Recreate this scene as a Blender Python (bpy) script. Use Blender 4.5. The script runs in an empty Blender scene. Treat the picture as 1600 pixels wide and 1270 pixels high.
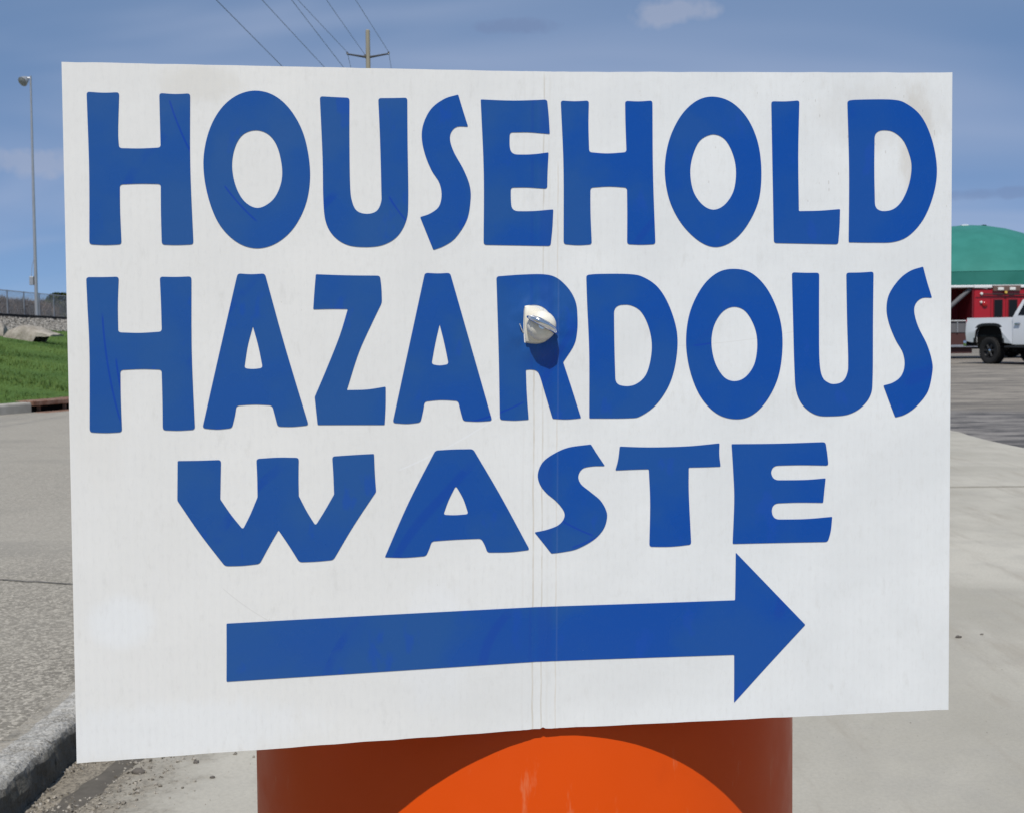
import bpy, bmesh, math, random
from mathutils import Vector, Matrix, noise
from mathutils.geometry import tessellate_polygon
R = math.radians
random.seed(7)
sc = bpy.context.scene
COL = sc.collection

# ------------------------------------------------------------------ camera
PITCH, ROLL = R(3.43), R(0.5)
cd = bpy.data.cameras.new('camera'); cam = bpy.data.objects.new('camera', cd); COL.objects.link(cam)
cd.sensor_width = 36.0; cd.lens = 36 * 1917 / 1600; cd.clip_start = 0.05; cd.clip_end = 6000
cam.location = (0, 0, 1.12)
cam.matrix_world = Matrix.Translation((0, 0, 1.12)) @ Matrix.Rotation(R(90) - PITCH, 4, 'X') @ Matrix.Rotation(-ROLL, 4, 'Z')
cd.dof.use_dof = True; cd.dof.focus_distance = 0.86; cd.dof.aperture_fstop = 40
sc.camera = cam
sc.view_settings.view_transform = 'Standard'; sc.view_settings.look = 'None'
sc.view_settings.gamma = 1; sc.view_settings.exposure = 0.0; sc.view_settings.use_curve_mapping = False

sc.cycles.max_bounces = 5; sc.cycles.diffuse_bounces = 3; sc.cycles.glossy_bounces = 2; sc.cycles.transmission_bounces = 0; sc.cycles.caustics_reflective = False; sc.cycles.caustics_refractive = False

# ------------------------------------------------------------------ sky and sun
PUFFS = [(.121, 0, .2461, .030, .010, 0.0, .5), (.0086, 0, .2378, .034, .005, 1.0, .5), (-.3588, 0, .1285, .06, .009, 0.1, .42), (.372, 0, .101, .04, .004, 1.0, .4)]
CLOUD_WISP = (4.2, 4.9, 6.6, 1); CLOUD_PUFF = (4.0, 4.4, 5.6, 1); CLOUD_GREY = (1.75, 2.4, 4.1, 1)
CLOUD_VEIL = (2.05, 3.25, 5.3, 1); VEIL_AMT = 0.62; WISP_LOC = (16.386, 17.28, 0)
SKY_STR = 0.10; SUN_E = 4.0
SUN_EL, SUN_AZ = 58.0, 6.0            # sun behind the camera, a little to the left
world = bpy.data.worlds.new('World'); sc.world = world; world.use_nodes = True
wt = world.node_tree; wn = wt.nodes; wl = wt.links; wn.clear()
def WN(t, **k):
    n = wn.new(t)
    for a, v in k.items(): setattr(n, a, v)
    return n
sky = WN('ShaderNodeTexSky', sky_type='NISHITA', sun_disc=False, sun_elevation=R(SUN_EL), sun_rotation=R(180 + SUN_AZ),
         air_density=0.5, dust_density=0.0, ozone_density=7.0, altitude=2000)
tcw = WN('ShaderNodeTexCoord')
def wmath(op, a, b=None, c=None):
    n = WN('ShaderNodeMath', operation=op)
    for i, v in enumerate((a, b, c)):
        if v is None: continue
        if isinstance(v, (int, float)): n.inputs[i].default_value = v
        else: wl.new(v, n.inputs[i])
    return n.outputs[0]
def wramp(src, a, b):
    n = WN('ShaderNodeMapRange', interpolation_type='SMOOTHSTEP'); wl.new(src, n.inputs['Value'])
    n.inputs['From Min'].default_value = a; n.inputs['From Max'].default_value = b
    return n.outputs['Result']
nm = WN('ShaderNodeVectorMath', operation='NORMALIZE'); wl.new(tcw.outputs['Generated'], nm.inputs[0])
sep = WN('ShaderNodeSeparateXYZ'); wl.new(nm.outputs[0], sep.inputs[0])
# cloud deck coordinates: the direction projected on a flat layer
hz = wmath('ADD', wmath('MAXIMUM', sep.outputs['Z'], 0.0), 0.30)
cmb = WN('ShaderNodeCombineXYZ'); wl.new(wmath('DIVIDE', sep.outputs['X'], hz), cmb.inputs[0]); wl.new(wmath('DIVIDE', sep.outputs['Y'], hz), cmb.inputs[1])
mp = WN('ShaderNodeMapping'); wl.new(cmb.outputs[0], mp.inputs['Vector']); mp.inputs['Scale'].default_value = (0.55, 1.3, 1); mp.inputs['Rotation'].default_value = (0, 0, R(24)); mp.inputs['Location'].default_value = WISP_LOC
n1 = WN('ShaderNodeTexNoise'); wl.new(mp.outputs[0], n1.inputs['Vector']); n1.inputs['Scale'].default_value = 1.5; n1.inputs['Detail'].default_value = 3; n1.inputs['Roughness'].default_value = 0.55; n1.inputs['Distortion'].default_value = 0.5
wisp = wmath('MULTIPLY', wramp(n1.outputs['Fac'], 0.34, 0.80), 0.60)
# small fair-weather puffs, low and flat, scattered through the sky
n2 = WN('ShaderNodeTexNoise'); wl.new(nm.outputs[0], n2.inputs['Vector']); n2.inputs['Scale'].default_value = 34; n2.inputs['Detail'].default_value = 3.5; n2.inputs['Roughness'].default_value = 0.6
nz = wmath('MULTIPLY', wmath('SUBTRACT', n2.outputs['Fac'], 0.53), 6.0); puff = None; shade = None
nz = wmath('MULTIPLY_ADD', wmath('LESS_THAN', sep.outputs['Y'], 0.0), 9.0, nz)
for (x, y, z, rx, rz, grey, amt) in PUFFS:
    # squared offset of the direction from the puff's centre, in its own width and height
    cx = wmath('MULTIPLY_ADD', sep.outputs['X'], 1 / rx, -x / rx); cz = wmath('MULTIPLY_ADD', sep.outputs['Z'], 1 / rz, -z / rz)
    d = wmath('ADD', wmath('MULTIPLY_ADD', cx, cx, wmath('MULTIPLY', cz, cz)), nz)
    n_ = WN('ShaderNodeMapRange'); wl.new(d, n_.inputs['Value']); n_.inputs['From Min'].default_value = 1.25; n_.inputs['From Max'].default_value = .0; n_.inputs['To Max'].default_value = amt
    m = n_.outputs['Result']
    if grey > .5: shade = m if shade is None else wmath('MAXIMUM', shade, m)
    else: puff = m if puff is None else wmath('MAXIMUM', puff, m)
mix0 = WN('ShaderNodeMix', data_type='RGBA'); mix0.inputs[0].default_value = VEIL_AMT; wl.new(sky.outputs[0], mix0.inputs[6]); mix0.inputs[7].default_value = CLOUD_VEIL   # thin even cirrus veil
mix1 = WN('ShaderNodeMix', data_type='RGBA'); wl.new(wisp, mix1.inputs[0]); wl.new(mix0.outputs[2], mix1.inputs[6]); mix1.inputs[7].default_value = CLOUD_WISP
mix2 = WN('ShaderNodeMix', data_type='RGBA'); wl.new(puff, mix2.inputs[0]); wl.new(mix1.outputs[2], mix2.inputs[6]); mix2.inputs[7].default_value = CLOUD_PUFF
mix3 = WN('ShaderNodeMix', data_type='RGBA'); wl.new(shade, mix3.inputs[0]); wl.new(mix2.outputs[2], mix3.inputs[6]); mix3.inputs[7].default_value = CLOUD_GREY
bg = WN('ShaderNodeBackground'); bg.inputs['Strength'].default_value = SKY_STR; wl.new(mix3.outputs[2], bg.inputs['Color'])
wo = WN('ShaderNodeOutputWorld'); wl.new(bg.outputs[0], wo.inputs['Surface'])

sd = bpy.data.lights.new('sun', 'SUN'); sd.energy = SUN_E; sd.angle = R(0.53); sd.color = (1.0, 0.955, 0.88)
sun = bpy.data.objects.new('sun', sd); COL.objects.link(sun)
sv = Vector((-math.sin(R(SUN_AZ)) * math.cos(R(SUN_EL)), -math.cos(R(SUN_AZ)) * math.cos(R(SUN_EL)), math.sin(R(SUN_EL))))
sun.rotation_euler = sv.to_track_quat('Z', 'Y').to_euler(); sun.location = (-5, -12, 20)
# ------------------------------------------------------------------ helpers
class Mat:
    """small wrapper round a Principled material's node tree"""
    def __init__(s, name, base=(.5, .5, .5), rough=.6, spec=.5, metal=0.0, coat=0.0):
        s.m = bpy.data.materials.new(name); s.m.use_nodes = True
        s.t = s.m.node_tree; s.n = s.t.nodes; s.l = s.t.links
        s.b = s.n['Principled BSDF']; s.out = s.n['Material Output']
        s.b.inputs['Base Color'].default_value = (*base, 1); s.b.inputs['Roughness'].default_value = rough
        s.b.inputs['Specular IOR Level'].default_value = spec; s.b.inputs['Metallic'].default_value = metal
        s.b.inputs['Coat Weight'].default_value = coat; s.b.inputs['Coat Roughness'].default_value = .05
        s.tc = s.n.new('ShaderNodeTexCoord'); s._bump = None
    def lk(s, a, b): s.l.new(a, b)
    def setv(s, sock, v):
        if hasattr(v, 'node'): s.l.new(v, sock)
        elif isinstance(v, (tuple, list)) and len(v) == 3 and sock.type == 'RGBA': sock.default_value = (*v, 1)
        else: sock.default_value = v
    def co(s, kind='Object', scale=(1, 1, 1), rot=(0, 0, 0), loc=(0, 0, 0)):
        mp = s.n.new('ShaderNodeMapping'); s.l.new(s.tc.outputs[kind], mp.inputs[0])
        mp.inputs['Scale'].default_value = scale; mp.inputs['Rotation'].default_value = rot; mp.inputs['Location'].default_value = loc
        return mp.outputs[0]
    def noise(s, scale, detail=4, co=None, rough=.55, dist=0.0):
        n = s.n.new('ShaderNodeTexNoise'); s.l.new(co or s.tc.outputs['Object'], n.inputs['Vector'])
        n.inputs['Scale'].default_value = scale; n.inputs['Detail'].default_value = detail
        n.inputs['Roughness'].default_value = rough; n.inputs['Distortion'].default_value = dist
        return n.outputs['Fac']
    def voro(s, scale, co=None, feature='F1', out='Distance', rand=1.0):
        n = s.n.new('ShaderNodeTexVoronoi'); n.feature = feature; s.l.new(co or s.tc.outputs['Object'], n.inputs['Vector'])
        n.inputs['Scale'].default_value = scale; n.inputs['Randomness'].default_value = rand
        return n.outputs[out]
    def ramp(s, src, a, b, lo=0.0, hi=1.0):
        n = s.n.new('ShaderNodeMapRange'); n.interpolation_type = 'SMOOTHSTEP'; s.l.new(src, n.inputs['Value'])
        for k, v in (('From Min', a), ('From Max', b), ('To Min', lo), ('To Max', hi)): n.inputs[k].default_value = v
        return n.outputs['Result']
    def math(s, op, a, b=0.0):
        n = s.n.new('ShaderNodeMath'); n.operation = op; s.setv(n.inputs[0], a); s.setv(n.inputs[1], b); return n.outputs[0]
    def mix(s, fac, a, b, mode='MIX'):
        n = s.n.new('ShaderNodeMix'); n.data_type = 'RGBA'; n.blend_type = mode
        s.setv(n.inputs[0], fac); s.setv(n.inputs[6], a); s.setv(n.inputs[7], b); return n.outputs[2]
    def xyz(s, kind='Object'):
        n = s.n.new('ShaderNodeSeparateXYZ'); s.l.new(s.tc.outputs[kind], n.inputs[0]); return n.outputs
    def col(s, v): s.setv(s.b.inputs['Base Color'], v); return s
    def rough(s, v): s.setv(s.b.inputs['Roughness'], v); return s
    def bump(s, h, strength=.3, dist=.01):
        n = s.n.new('ShaderNodeBump'); n.inputs['Strength'].default_value = strength; n.inputs['Distance'].default_value = dist
        s.l.new(h, n.inputs['Height'])
        if s._bump: s.l.new(s._bump, n.inputs['Normal'])
        s._bump = n.outputs[0]; s.l.new(s._bump, s.b.inputs['Normal']); return s

def obj(name, me, mat=None, parent=None):
    if isinstance(me, bmesh.types.BMesh):
        bm = me; me = bpy.data.meshes.new(name); bm.normal_update(); bm.to_mesh(me); bm.free()
    o = bpy.data.objects.new(name, me); COL.objects.link(o)
    if mat: me.materials.append(mat.m if isinstance(mat, Mat) else mat)
    if parent: o.parent = parent
    return o
def smooth(o, ang=35):
    me = o.data
    for p in me.polygons: p.use_smooth = True
    bm = bmesh.new(); bm.from_mesh(me)
    for e in bm.edges:
        if len(e.link_faces) == 2 and e.calc_face_angle(0) > R(ang): e.smooth = False
    bm.to_mesh(me); bm.free(); return o
def tag(o, label, cat, group=None, kind=None):
    if label: o['label'] = label
    if cat: o['category'] = cat
    if group: o['group'] = group
    if kind: o['kind'] = kind
    return o
def struct(o): o['kind'] = 'structure'; return o
def empty(name, loc=(0, 0, 0), rz=0.0):
    o = bpy.data.objects.new(name, None); COL.objects.link(o); o.location = loc; o.rotation_euler = (0, 0, rz); o.empty_display_size = .2; return o
def box(bm, x0, x1, y0, y1, z0, z1, bev=0.0):
    v = [bm.verts.new((x, y, z)) for z in (z0, z1) for y in (y0, y1) for x in (x0, x1)]
    f = [bm.faces.new([v[i] for i in q]) for q in ((0, 2, 3, 1), (4, 5, 7, 6), (0, 1, 5, 4), (2, 6, 7, 3), (0, 4, 6, 2), (1, 3, 7, 5))]
    if bev:
        es = list({e for q in f for e in q.edges}); bmesh.ops.bevel(bm, geom=es, offset=bev, segments=2, affect='EDGES', profile=.5)
    return v
def bbox(*a, bev=0.0):
    bm = bmesh.new(); box(bm, *a, bev=bev); return bm
def tube(bm, pts, rad, seg=8, cap=True):
    """tube through points; rad is one radius or one per point"""
    pts = [Vector(p) for p in pts]; rs = rad if isinstance(rad, (list, tuple)) else [rad] * len(pts); rings = []
    for i, p in enumerate(pts):
        d = (pts[min(i + 1, len(pts) - 1)] - pts[max(i - 1, 0)]).normalized()
        a = d.orthogonal().normalized() if i == 0 else (rings_a - d * rings_a.dot(d)).normalized()
        rings_a = a; b = d.cross(a)
        rings.append([bm.verts.new(p + (a * math.cos(2 * math.pi * k / seg) + b * math.sin(2 * math.pi * k / seg)) * rs[i]) for k in range(seg)])
    for r0, r1 in zip(rings, rings[1:]):
        for k in range(seg): bm.faces.new((r0[k], r0[(k + 1) % seg], r1[(k + 1) % seg], r1[k]))
    if cap:
        bm.faces.new(list(reversed(rings[0]))); bm.faces.new(rings[-1])
def lathe(bm, prof, seg=48, axis='Z', centre=(0, 0, 0), close=True):
    """revolve (radius, height) points"""
    c = Vector(centre); rings = []
    for r, h in prof:
        ring = []
        for k in range(seg):
            a = 2 * math.pi * k / seg; x, y = r * math.cos(a), r * math.sin(a)
            q = Vector((x, y, h)) if axis == 'Z' else (Vector((x, h, y)) if axis == 'Y' else Vector((h, x, y)))
            ring.append(bm.verts.new(c + q))
        rings.append(ring)
    for r0, r1 in zip(rings, rings[1:]):
        for k in range(seg): bm.faces.new((r0[k], r0[(k + 1) % seg], r1[(k + 1) % seg], r1[k]))
    if close:
        bm.faces.new(rings[0]); bm.faces.new(rings[-1])
    bmesh.ops.recalc_face_normals(bm, faces=bm.faces)
def prism(bm, poly, y0, y1, taper=None):
    """polygon in x,z extruded along y; taper(x, z, y) may move a vertex"""
    T = taper or (lambda x, z, y: (x, y, z))
    a = [bm.verts.new(T(x, z, y0)) for x, z in poly]; b = [bm.verts.new(T(x, z, y1)) for x, z in poly]
    n = len(poly); tris = tessellate_polygon([[Vector((x, z, 0)) for x, z in poly]])
    for t in tris:
        bm.faces.new([a[i] for i in t]); bm.faces.new([b[i] for i in reversed(t)])
    for i in range(n): bm.faces.new((a[i], a[(i + 1) % n], b[(i + 1) % n], b[i]))
    bmesh.ops.recalc_face_normals(bm, faces=bm.faces)
def sheetmesh(name, xs, ys, zf, mat, skip=None):
    """height sheet over a grid given by rows of (x, y)"""
    bm = bmesh.new(); g = [[bm.verts.new((x, y, zf(x, y))) for x in (xs(y) if callable(xs) else xs)] for y in ys]
    for r0, r1 in zip(g, g[1:]):
        for i in range(len(r0) - 1): bm.faces.new((r0[i], r0[i + 1], r1[i + 1], r1[i]))
    return struct(obj(name, bm, mat))
def lin(a, b, n): return [a + (b - a) * i / (n - 1) for i in range(n)]
def stone_mesh(name, seed, sx, sy, sz, sub=1, rough=.35):
    rnd = random.Random(seed); bm = bmesh.new(); bmesh.ops.create_icosphere(bm, subdivisions=sub, radius=1)
    o = Vector((rnd.random() * 50, rnd.random() * 50, rnd.random() * 50))
    for v in bm.verts:
        k = 1 + rough * noise.noise(v.co * 1.3 + o) + rough * .5 * noise.noise(v.co * 3.1 + o)
        v.co = Vector((v.co.x * sx * k, v.co.y * sy * k, max(v.co.z, -.55) * sz * k))
    me = bpy.data.meshes.new(name); bm.to_mesh(me); bm.free(); return me

# ------------------------------------------------------------------ materials
# concrete apron: warm grey, stained and sandy, dirt lying along the kerb foot
mc = Mat('concrete', rough=.9, spec=.25)
c1 = mc.noise(.55, 6, dist=.6); c2 = mc.noise(5, 5); c3 = mc.noise(90, 3); c4 = mc.noise(420, 2)
k = mc.mix(mc.ramp(c1, .3, .72), (.325, .305, .257), (.47, .445, .383))
k = mc.mix(mc.ramp(c2, .42, .75, 0, .35), k, (.30, .285, .255))
sw = mc.noise(3.0, 5, co=mc.co(scale=(2.2, .35, 1), rot=(0, 0, R(32))), rough=.65)
k = mc.mix(mc.ramp(sw, .50, .70, 0, .55), k, (.30, .27, .222))
sw2 = mc.noise(3.2, 6, co=mc.co(scale=(1.1, .5, 1), rot=(0, 0, R(-20)), loc=(3, 1, 0)), rough=.7)
k = mc.mix(mc.ramp(sw2, .52, .78, 0, .35), k, (.51, .485, .425))
k = mc.mix(mc.ramp(c3, .35, .7, 0, .22), k, (.24, .228, .2))
k = mc.mix(mc.ramp(c4, .55, .8, 0, .35), k, (.55, .53, .49))
spk = mc.voro(9, feature='F1'); k = mc.mix(mc.ramp(spk, .035, .02, 0, .8), k, (.08, .07, .055))
spk = mc.voro(31, feature='F1'); k = mc.mix(mc.ramp(spk, .07, .04, 0, .55), k, (.12, .10, .08))
dx = mc.xyz()['X']
dirt = mc.math('ADD', dx, mc.math('MULTIPLY', mc.noise(7, 6, rough=.7), -.75))
gr = mc.voro(150, out='Color'); gr_s = mc.n.new('ShaderNodeSeparateColor'); mc.lk(gr, gr_s.inputs[0])
k = mc.mix(mc.ramp(dirt, -1.12, -1.44, 0, .85), k, mc.mix(gr_s.outputs[0], (.075, .063, .048), (.26, .225, .175)))
mc.col(k).bump(c3, .25, .004).bump(c4, .3, .0016)

# left road: worn asphalt with pale exposed aggregate
ma = Mat('aggregate_road', rough=.92, spec=.2)
a1 = ma.noise(.6, 5); a2 = ma.noise(120, 3); a3 = ma.voro(105, out='Color'); a4 = ma.noise(4, 5); a6 = ma.noise(55, 5, rough=.8)
gy = ma.n.new('ShaderNodeSeparateColor'); ma.lk(a3, gy.inputs[0])
k = ma.mix(ma.ramp(gy.outputs[0], .15, .9), (.155, .14, .113), (.455, .418, .35))
k = ma.mix(ma.ramp(a2, .36, .64, 0, .6), k, (.125, .115, .10))
k = ma.mix(ma.ramp(a6, .5, .72, 0, .5), k, (.14, .13, .112))
k = ma.mix(ma.ramp(a1, .35, .7, 0, .4), k, (.355, .33, .28))
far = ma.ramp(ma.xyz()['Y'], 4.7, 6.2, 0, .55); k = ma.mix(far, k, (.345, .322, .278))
k = ma.mix(ma.ramp(a4, .55, .75, 0, .3), k, (.22, .207, .182))
sea = ma.noise(1.0, 5, co=ma.co(scale=(.8, 1.6, 1), rot=(0, 0, R(15))))
k = ma.mix(ma.ramp(sea, .55, .72, 0, .3), k, (.20, .19, .168))
ma.col(k).bump(gy.outputs[0], .5, .005).bump(a2, .4, .003)

# the lot on the right: sandy old asphalt, dark patched band near the concrete
ml = Mat('lot_asphalt', rough=.93, spec=.2)
lx = ml.xyz()
s1 = ml.noise(.42, 6, co=ml.co(scale=(.55, 1.7, 1), rot=(0, 0, R(-6))), rough=.65); s2 = ml.noise(30, 4); s3 = ml.noise(2.2, 6, co=ml.co(scale=(.5, 1.4, 1)), rough=.7)
k = ml.mix(ml.ramp(s1, .4, .62), (.29, .262, .222), (.185, .168, .145))
k = ml.mix(ml.ramp(s3, .44, .62, 0, .8), k, (.115, .105, .095))
yd = ml.math('ADD', lx['Y'], ml.math('MULTIPLY', ml.noise(.6, 5), 5))
dk = ml.mix(ml.ramp(s3, .38, .62), (.07, .067, .068), (.23, .215, .2))
k = ml.mix(ml.ramp(yd, 20.0, 18.6), k, dk)
k = ml.mix(ml.ramp(s2, .4, .7, 0, .25), k, (.06, .055, .05))
ml.col(k).bump(s2, .3, .006)

mg = Mat('ground_soil', (.16, .15, .1), .95, .1)
g1 = mg.noise(.3, 5); mg.col(mg.mix(mg.ramp(g1, .35, .65), (.10, .115, .05), (.2, .175, .115)))

mgr = Mat('lawn', rough=.9, spec=.15)
g1 = mgr.noise(.35, 5, co=mgr.co(scale=(1, .6, 1))); g2 = mgr.noise(14, 5)
k = mgr.mix(mgr.ramp(g1, .35, .65), (.055, .11, .022), (.095, .16, .034))
k = mgr.mix(mgr.ramp(g2, .4, .7, 0, .5), k, (.035, .07, .016)); mgr.col(k).bump(g2, .6, .04)
mbl = Mat('grass_blade', rough=.7, spec=.2)
g1 = mbl.noise(.35, 5, co=mbl.co(scale=(1, .6, 1))); g2 = mbl.noise(6, 3)
k = mbl.mix(mbl.ramp(g1, .35, .65), (.062, .115, .026), (.115, .175, .042))
k = mbl.mix(mbl.ramp(g2, .55, .75, 0, .6), k, (.17, .19, .07)); mbl.col(k)

mba = Mat('ballast', rough=.9, spec=.2)
b1 = mba.voro(9, out='Color'); gy = mba.n.new('ShaderNodeSeparateColor'); mba.lk(b1, gy.inputs[0])
mba.col(mba.mix(gy.outputs[0], (.13, .12, .105), (.36, .34, .31))).bump(gy.outputs[1], .8, .05)

mk = Mat('kerb_concrete', rough=.92, spec=.2)
k1 = mk.noise(9, 6, rough=.7); k2 = mk.noise(60, 4); k3 = mk.noise(2.2, 5); zz = mk.xyz()
k5 = mk.noise(150, 4, rough=.75); k = mk.mix(mk.ramp(k1, .36, .64), (.24, .226, .198), (.60, .583, .54)); k = mk.mix(mk.ramp(k5, .45, .62, 0, .5), k, (.68, .66, .62)); k = mk.mix(mk.ramp(k5, .5, .36, 0, .6), k, (.10, .092, .078))
k = mk.mix(mk.ramp(k2, .45, .7, 0, .5), k, (.2, .185, .16))
edge = mk.ramp(mk.math('ADD', zz['X'], mk.math('MULTIPLY', k1, -.045)), -1.262, -1.272)
k = mk.mix(mk.math('MULTIPLY', edge, .65), k, (.34, .30, .238))
lowz = mk.math('ADD', zz['Z'], mk.math('MULTIPLY', k1, -.09))                     # face's shade painted in with the grime, darker towards the foot
k = mk.mix(mk.ramp(lowz, .085, .04, 0, .9), k, (.075, .07, .055))
mk.col(k).bump(k1, .8, .03).bump(k2, .8, .008).bump(k5, .6, .003)
mkf = Mat('far_kerb_concrete', rough=.9, spec=.2)
k1 = mkf.noise(3, 6); mkf.col(mkf.mix(mkf.ramp(k1, .35, .65), (.30, .285, .25), (.42, .40, .36)))
mrust = Mat('rusty_iron', rough=.85, spec=.3)
k1 = mrust.noise(9, 6); mrust.col(mrust.mix(mrust.ramp(k1, .35, .65), (.17, .085, .055), (.27, .175, .13)))
mdark = Mat('dark_void', (.012, .011, .01), .95, .1)
mtar = Mat('tar_joint', rough=.95, spec=.1)
k1 = mtar.noise(14, 5, rough=.7); mtar.col(mtar.mix(mtar.ramp(k1, .35, .65), (.06, .056, .05), (.16, .15, .135)))

# ------------------------------------------------------------------ the setting
ST = lambda Y: -18.69 - .13 * (Y - 45)                                  # near rail's line
KX = lambda Y: max(-14.0, min(3.0, -6.65 + .416 * (Y - 15.9)))          # far kerb line
def sdist(x, y): return (x - ST(y)) / 1.0084
def terr(x, y):
    s = sdist(x, y)
    n = .05 * noise.noise(Vector((x * .4, y * .25, 0)))
    if s < -5: return 1.78 + n
    if s < .55: return 1.80
    if s < 1.9: return 1.80 - (s - .55) * .34
    z = max(.235, 1.341 - (s - 1.9) * .165) + n * min(1, (s - 1.9) * .4) * (1 if s < 6.5 else .35)
    return min(z, .238 + max(0, KX(y) - .16 - x) * .14) if y < 40 else z
struct(obj('ground', bbox(-900, 900, -300, 2500, -1.2, -.03), mg))
# lot sheet
sheetmesh('parking_lot', lin(-1.3, 75, 12), lin(-4, 100, 12), lambda x, y: 0.0 if x > -1.2 else 0.0, ml)
# concrete apron in slabs with real recessed joints (the dark lot shows in the gap)
apron = bmesh.new()
for (x0, x1) in ((-1.22, 1.5), (1.5, 4.76)):
    for (y0, y1) in ((-3.0, 2.45), (2.455, 8.535), (8.615, 14.6), (14.62, 20.6), (20.62, 26.6)):
        if x0 < 0: box(apron, x0, x1, y0, y1, -.02, .012)
        else:
            n = 14; vs = []                                      # right edge is broken and uneven
            a = [apron.verts.new((x0, lin(y0, y1, n)[i], .012)) for i in range(n)]
            b = [apron.verts.new((x1 + .07 * noise.noise(Vector((0, lin(y0, y1, n)[i] * .8, 3))) + .05 * noise.noise(Vector((5, lin(y0, y1, n)[i] * 3, 3))), lin(y0, y1, n)[i], .012)) for i in range(n)]
            a2 = [apron.verts.new((v.co.x, v.co.y, -.02)) for v in a]; b2 = [apron.verts.new((v.co.x, v.co.y, -.02)) for v in b]
            for i in range(n - 1):
                apron.faces.new((a[i], b[i], b[i + 1], a[i + 1])); apron.faces.new((b[i], b2[i], b2[i + 1], b[i + 1])); apron.faces.new((a2[i], a[i], a[i + 1], a2[i + 1]))
            for i in (0, n - 1): apron.faces.new((a[i], a2[i], b2[i], b[i]))
struct(obj('concrete_pavement', apron, mc))
# joint filler strips lie in the slab gaps
jf = bmesh.new(); box(jf, -1.2, 4.7, 8.5355, 8.6145, -.01, .002); struct(obj('expansion_joint', jf, mtar))
# left road, level with the kerb top
RZ = .112
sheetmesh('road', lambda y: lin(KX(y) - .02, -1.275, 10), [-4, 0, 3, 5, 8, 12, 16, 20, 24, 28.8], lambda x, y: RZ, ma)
# sealed crack across the left road
ck = bmesh.new(); prev = None
for i in range(90):
    x = -1.29 - i * .06; y = 4.80 - (x + 1.29) * -.30 * -1 + .05 * noise.noise(Vector((x * 2.1, 0, 9))) + .02 * noise.noise(Vector((x * 9, 0, 2)))
    w = .006 + .010 * abs(noise.noise(Vector((x * 5, 4, 0))))
    cur = (ck.verts.new((x, y - w, RZ + .004)), ck.verts.new((x, y + w, RZ + .004)))
    if prev: ck.faces.new((prev[0], prev[1], cur[1], cur[0]))
    prev = cur
struct(obj('crack', ck, mtar))

# near kerb: rough cast strip with a broken arris, several lengths with joints
def kerb_piece(y0, y1, seed):
    bm = bmesh.new(); prof = [(-1.281, -.02), (-1.281, .1165), (-1.24, .1195), (-1.205, .121), (-1.175, .119), (-1.158, .108), (-1.15, .09), (-1.149, .06), (-1.15, .03), (-1.153, -.02)]
    n = max(2, int((y1 - y0) / .018)); rows = []
    for i in range(n + 1):
        y = y0 + (y1 - y0) * i / n; row = []
        for j, (x, z) in enumerate(prof):
            p = Vector((x * 9, y * 9, z * 9 + seed)); d = noise.noise(p) * .010 + noise.noise(p * 3) * .008 + noise.noise(p * 8) * .004
            ch = max(0, noise.noise(Vector((y * 3.1, seed, 0))) - .12) * (.09 if j in (4, 5, 6) else .0)
            if j in (0, 1): d *= .2
            row.append(bm.verts.new((x - (d if j >= 3 else 0) - ch * .9, y, z + (d * .6 if 1 < j < 7 else 0) - ch * .55)))
        rows.append(row)
    for r0, r1 in zip(rows, rows[1:]):
        for j in range(len(prof) - 1): bm.faces.new((r0[j], r1[j], r1[j + 1], r0[j + 1]))
    bm.faces.new(rows[0]); bm.faces.new(list(reversed(rows[-1])))
    bmesh.ops.recalc_face_normals(bm, faces=bm.faces); return bm
kr = struct(empty('kerb', (0, 0, 0)))
for i, (a, b) in enumerate(((1.2, 3.005), (3.012, 5.0), (5.01, 7.5), (7.51, 12), (12.01, 19), (19.01, 28.6))):
    if b > 7: kb = bbox(-1.281, -1.152, a, b, -.02, .119, bev=.012)
    else: kb = kerb_piece(a, b, i * 7.3)
    obj('kerb_stone', kb, mk, kr)

# far kerb beside the lawn
fk = struct(empty('far_kerb'))
def kerb_run(y0, y1, mat, name, parent, w=.16, h=.135, z=RZ, drop=0):
    A = Vector((KX(y0), y0, 0)); B = Vector((KX(y1), y1, 0)); d = (B - A).normalized(); n = Vector((-d.y, d.x, 0)); bm = bmesh.new()
    prof = [(0, -.05), (0, h - .03), (-.006, h - .01), (-.025, h), (-w, h), (-w, -.05)]
    a = [bm.verts.new(A - n * q * -1 * 1 + Vector((0, 0, z + t - drop))) for q, t in [(-p[0], p[1]) for p in prof]]
    b = [bm.verts.new(B - n * q * -1 * 1 + Vector((0, 0, z + t - drop))) for q, t in [(-p[0], p[1]) for p in prof]]
    m = len(prof)
    for i in range(m): bm.faces.new((a[i], a[(i + 1) % m], b[(i + 1) % m], b[i]))
    bm.faces.new(a); bm.faces.new(b); bmesh.ops.recalc_face_normals(bm, faces=bm.faces)
    return obj(name, bm, mat, parent)
yy = 6.0
for y1 in (9.0, 12.0, 14.3, 16.42): kerb_run(yy, y1 - .012, mkf, 'kerb_stone', fk); yy = y1
yy = 17.75
for y1 in (20.5, 23.5, 26.5, 29.5, 34, 39): kerb_run(yy, y1 - .012, mkf, 'kerb_stone', fk); yy = y1
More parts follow.
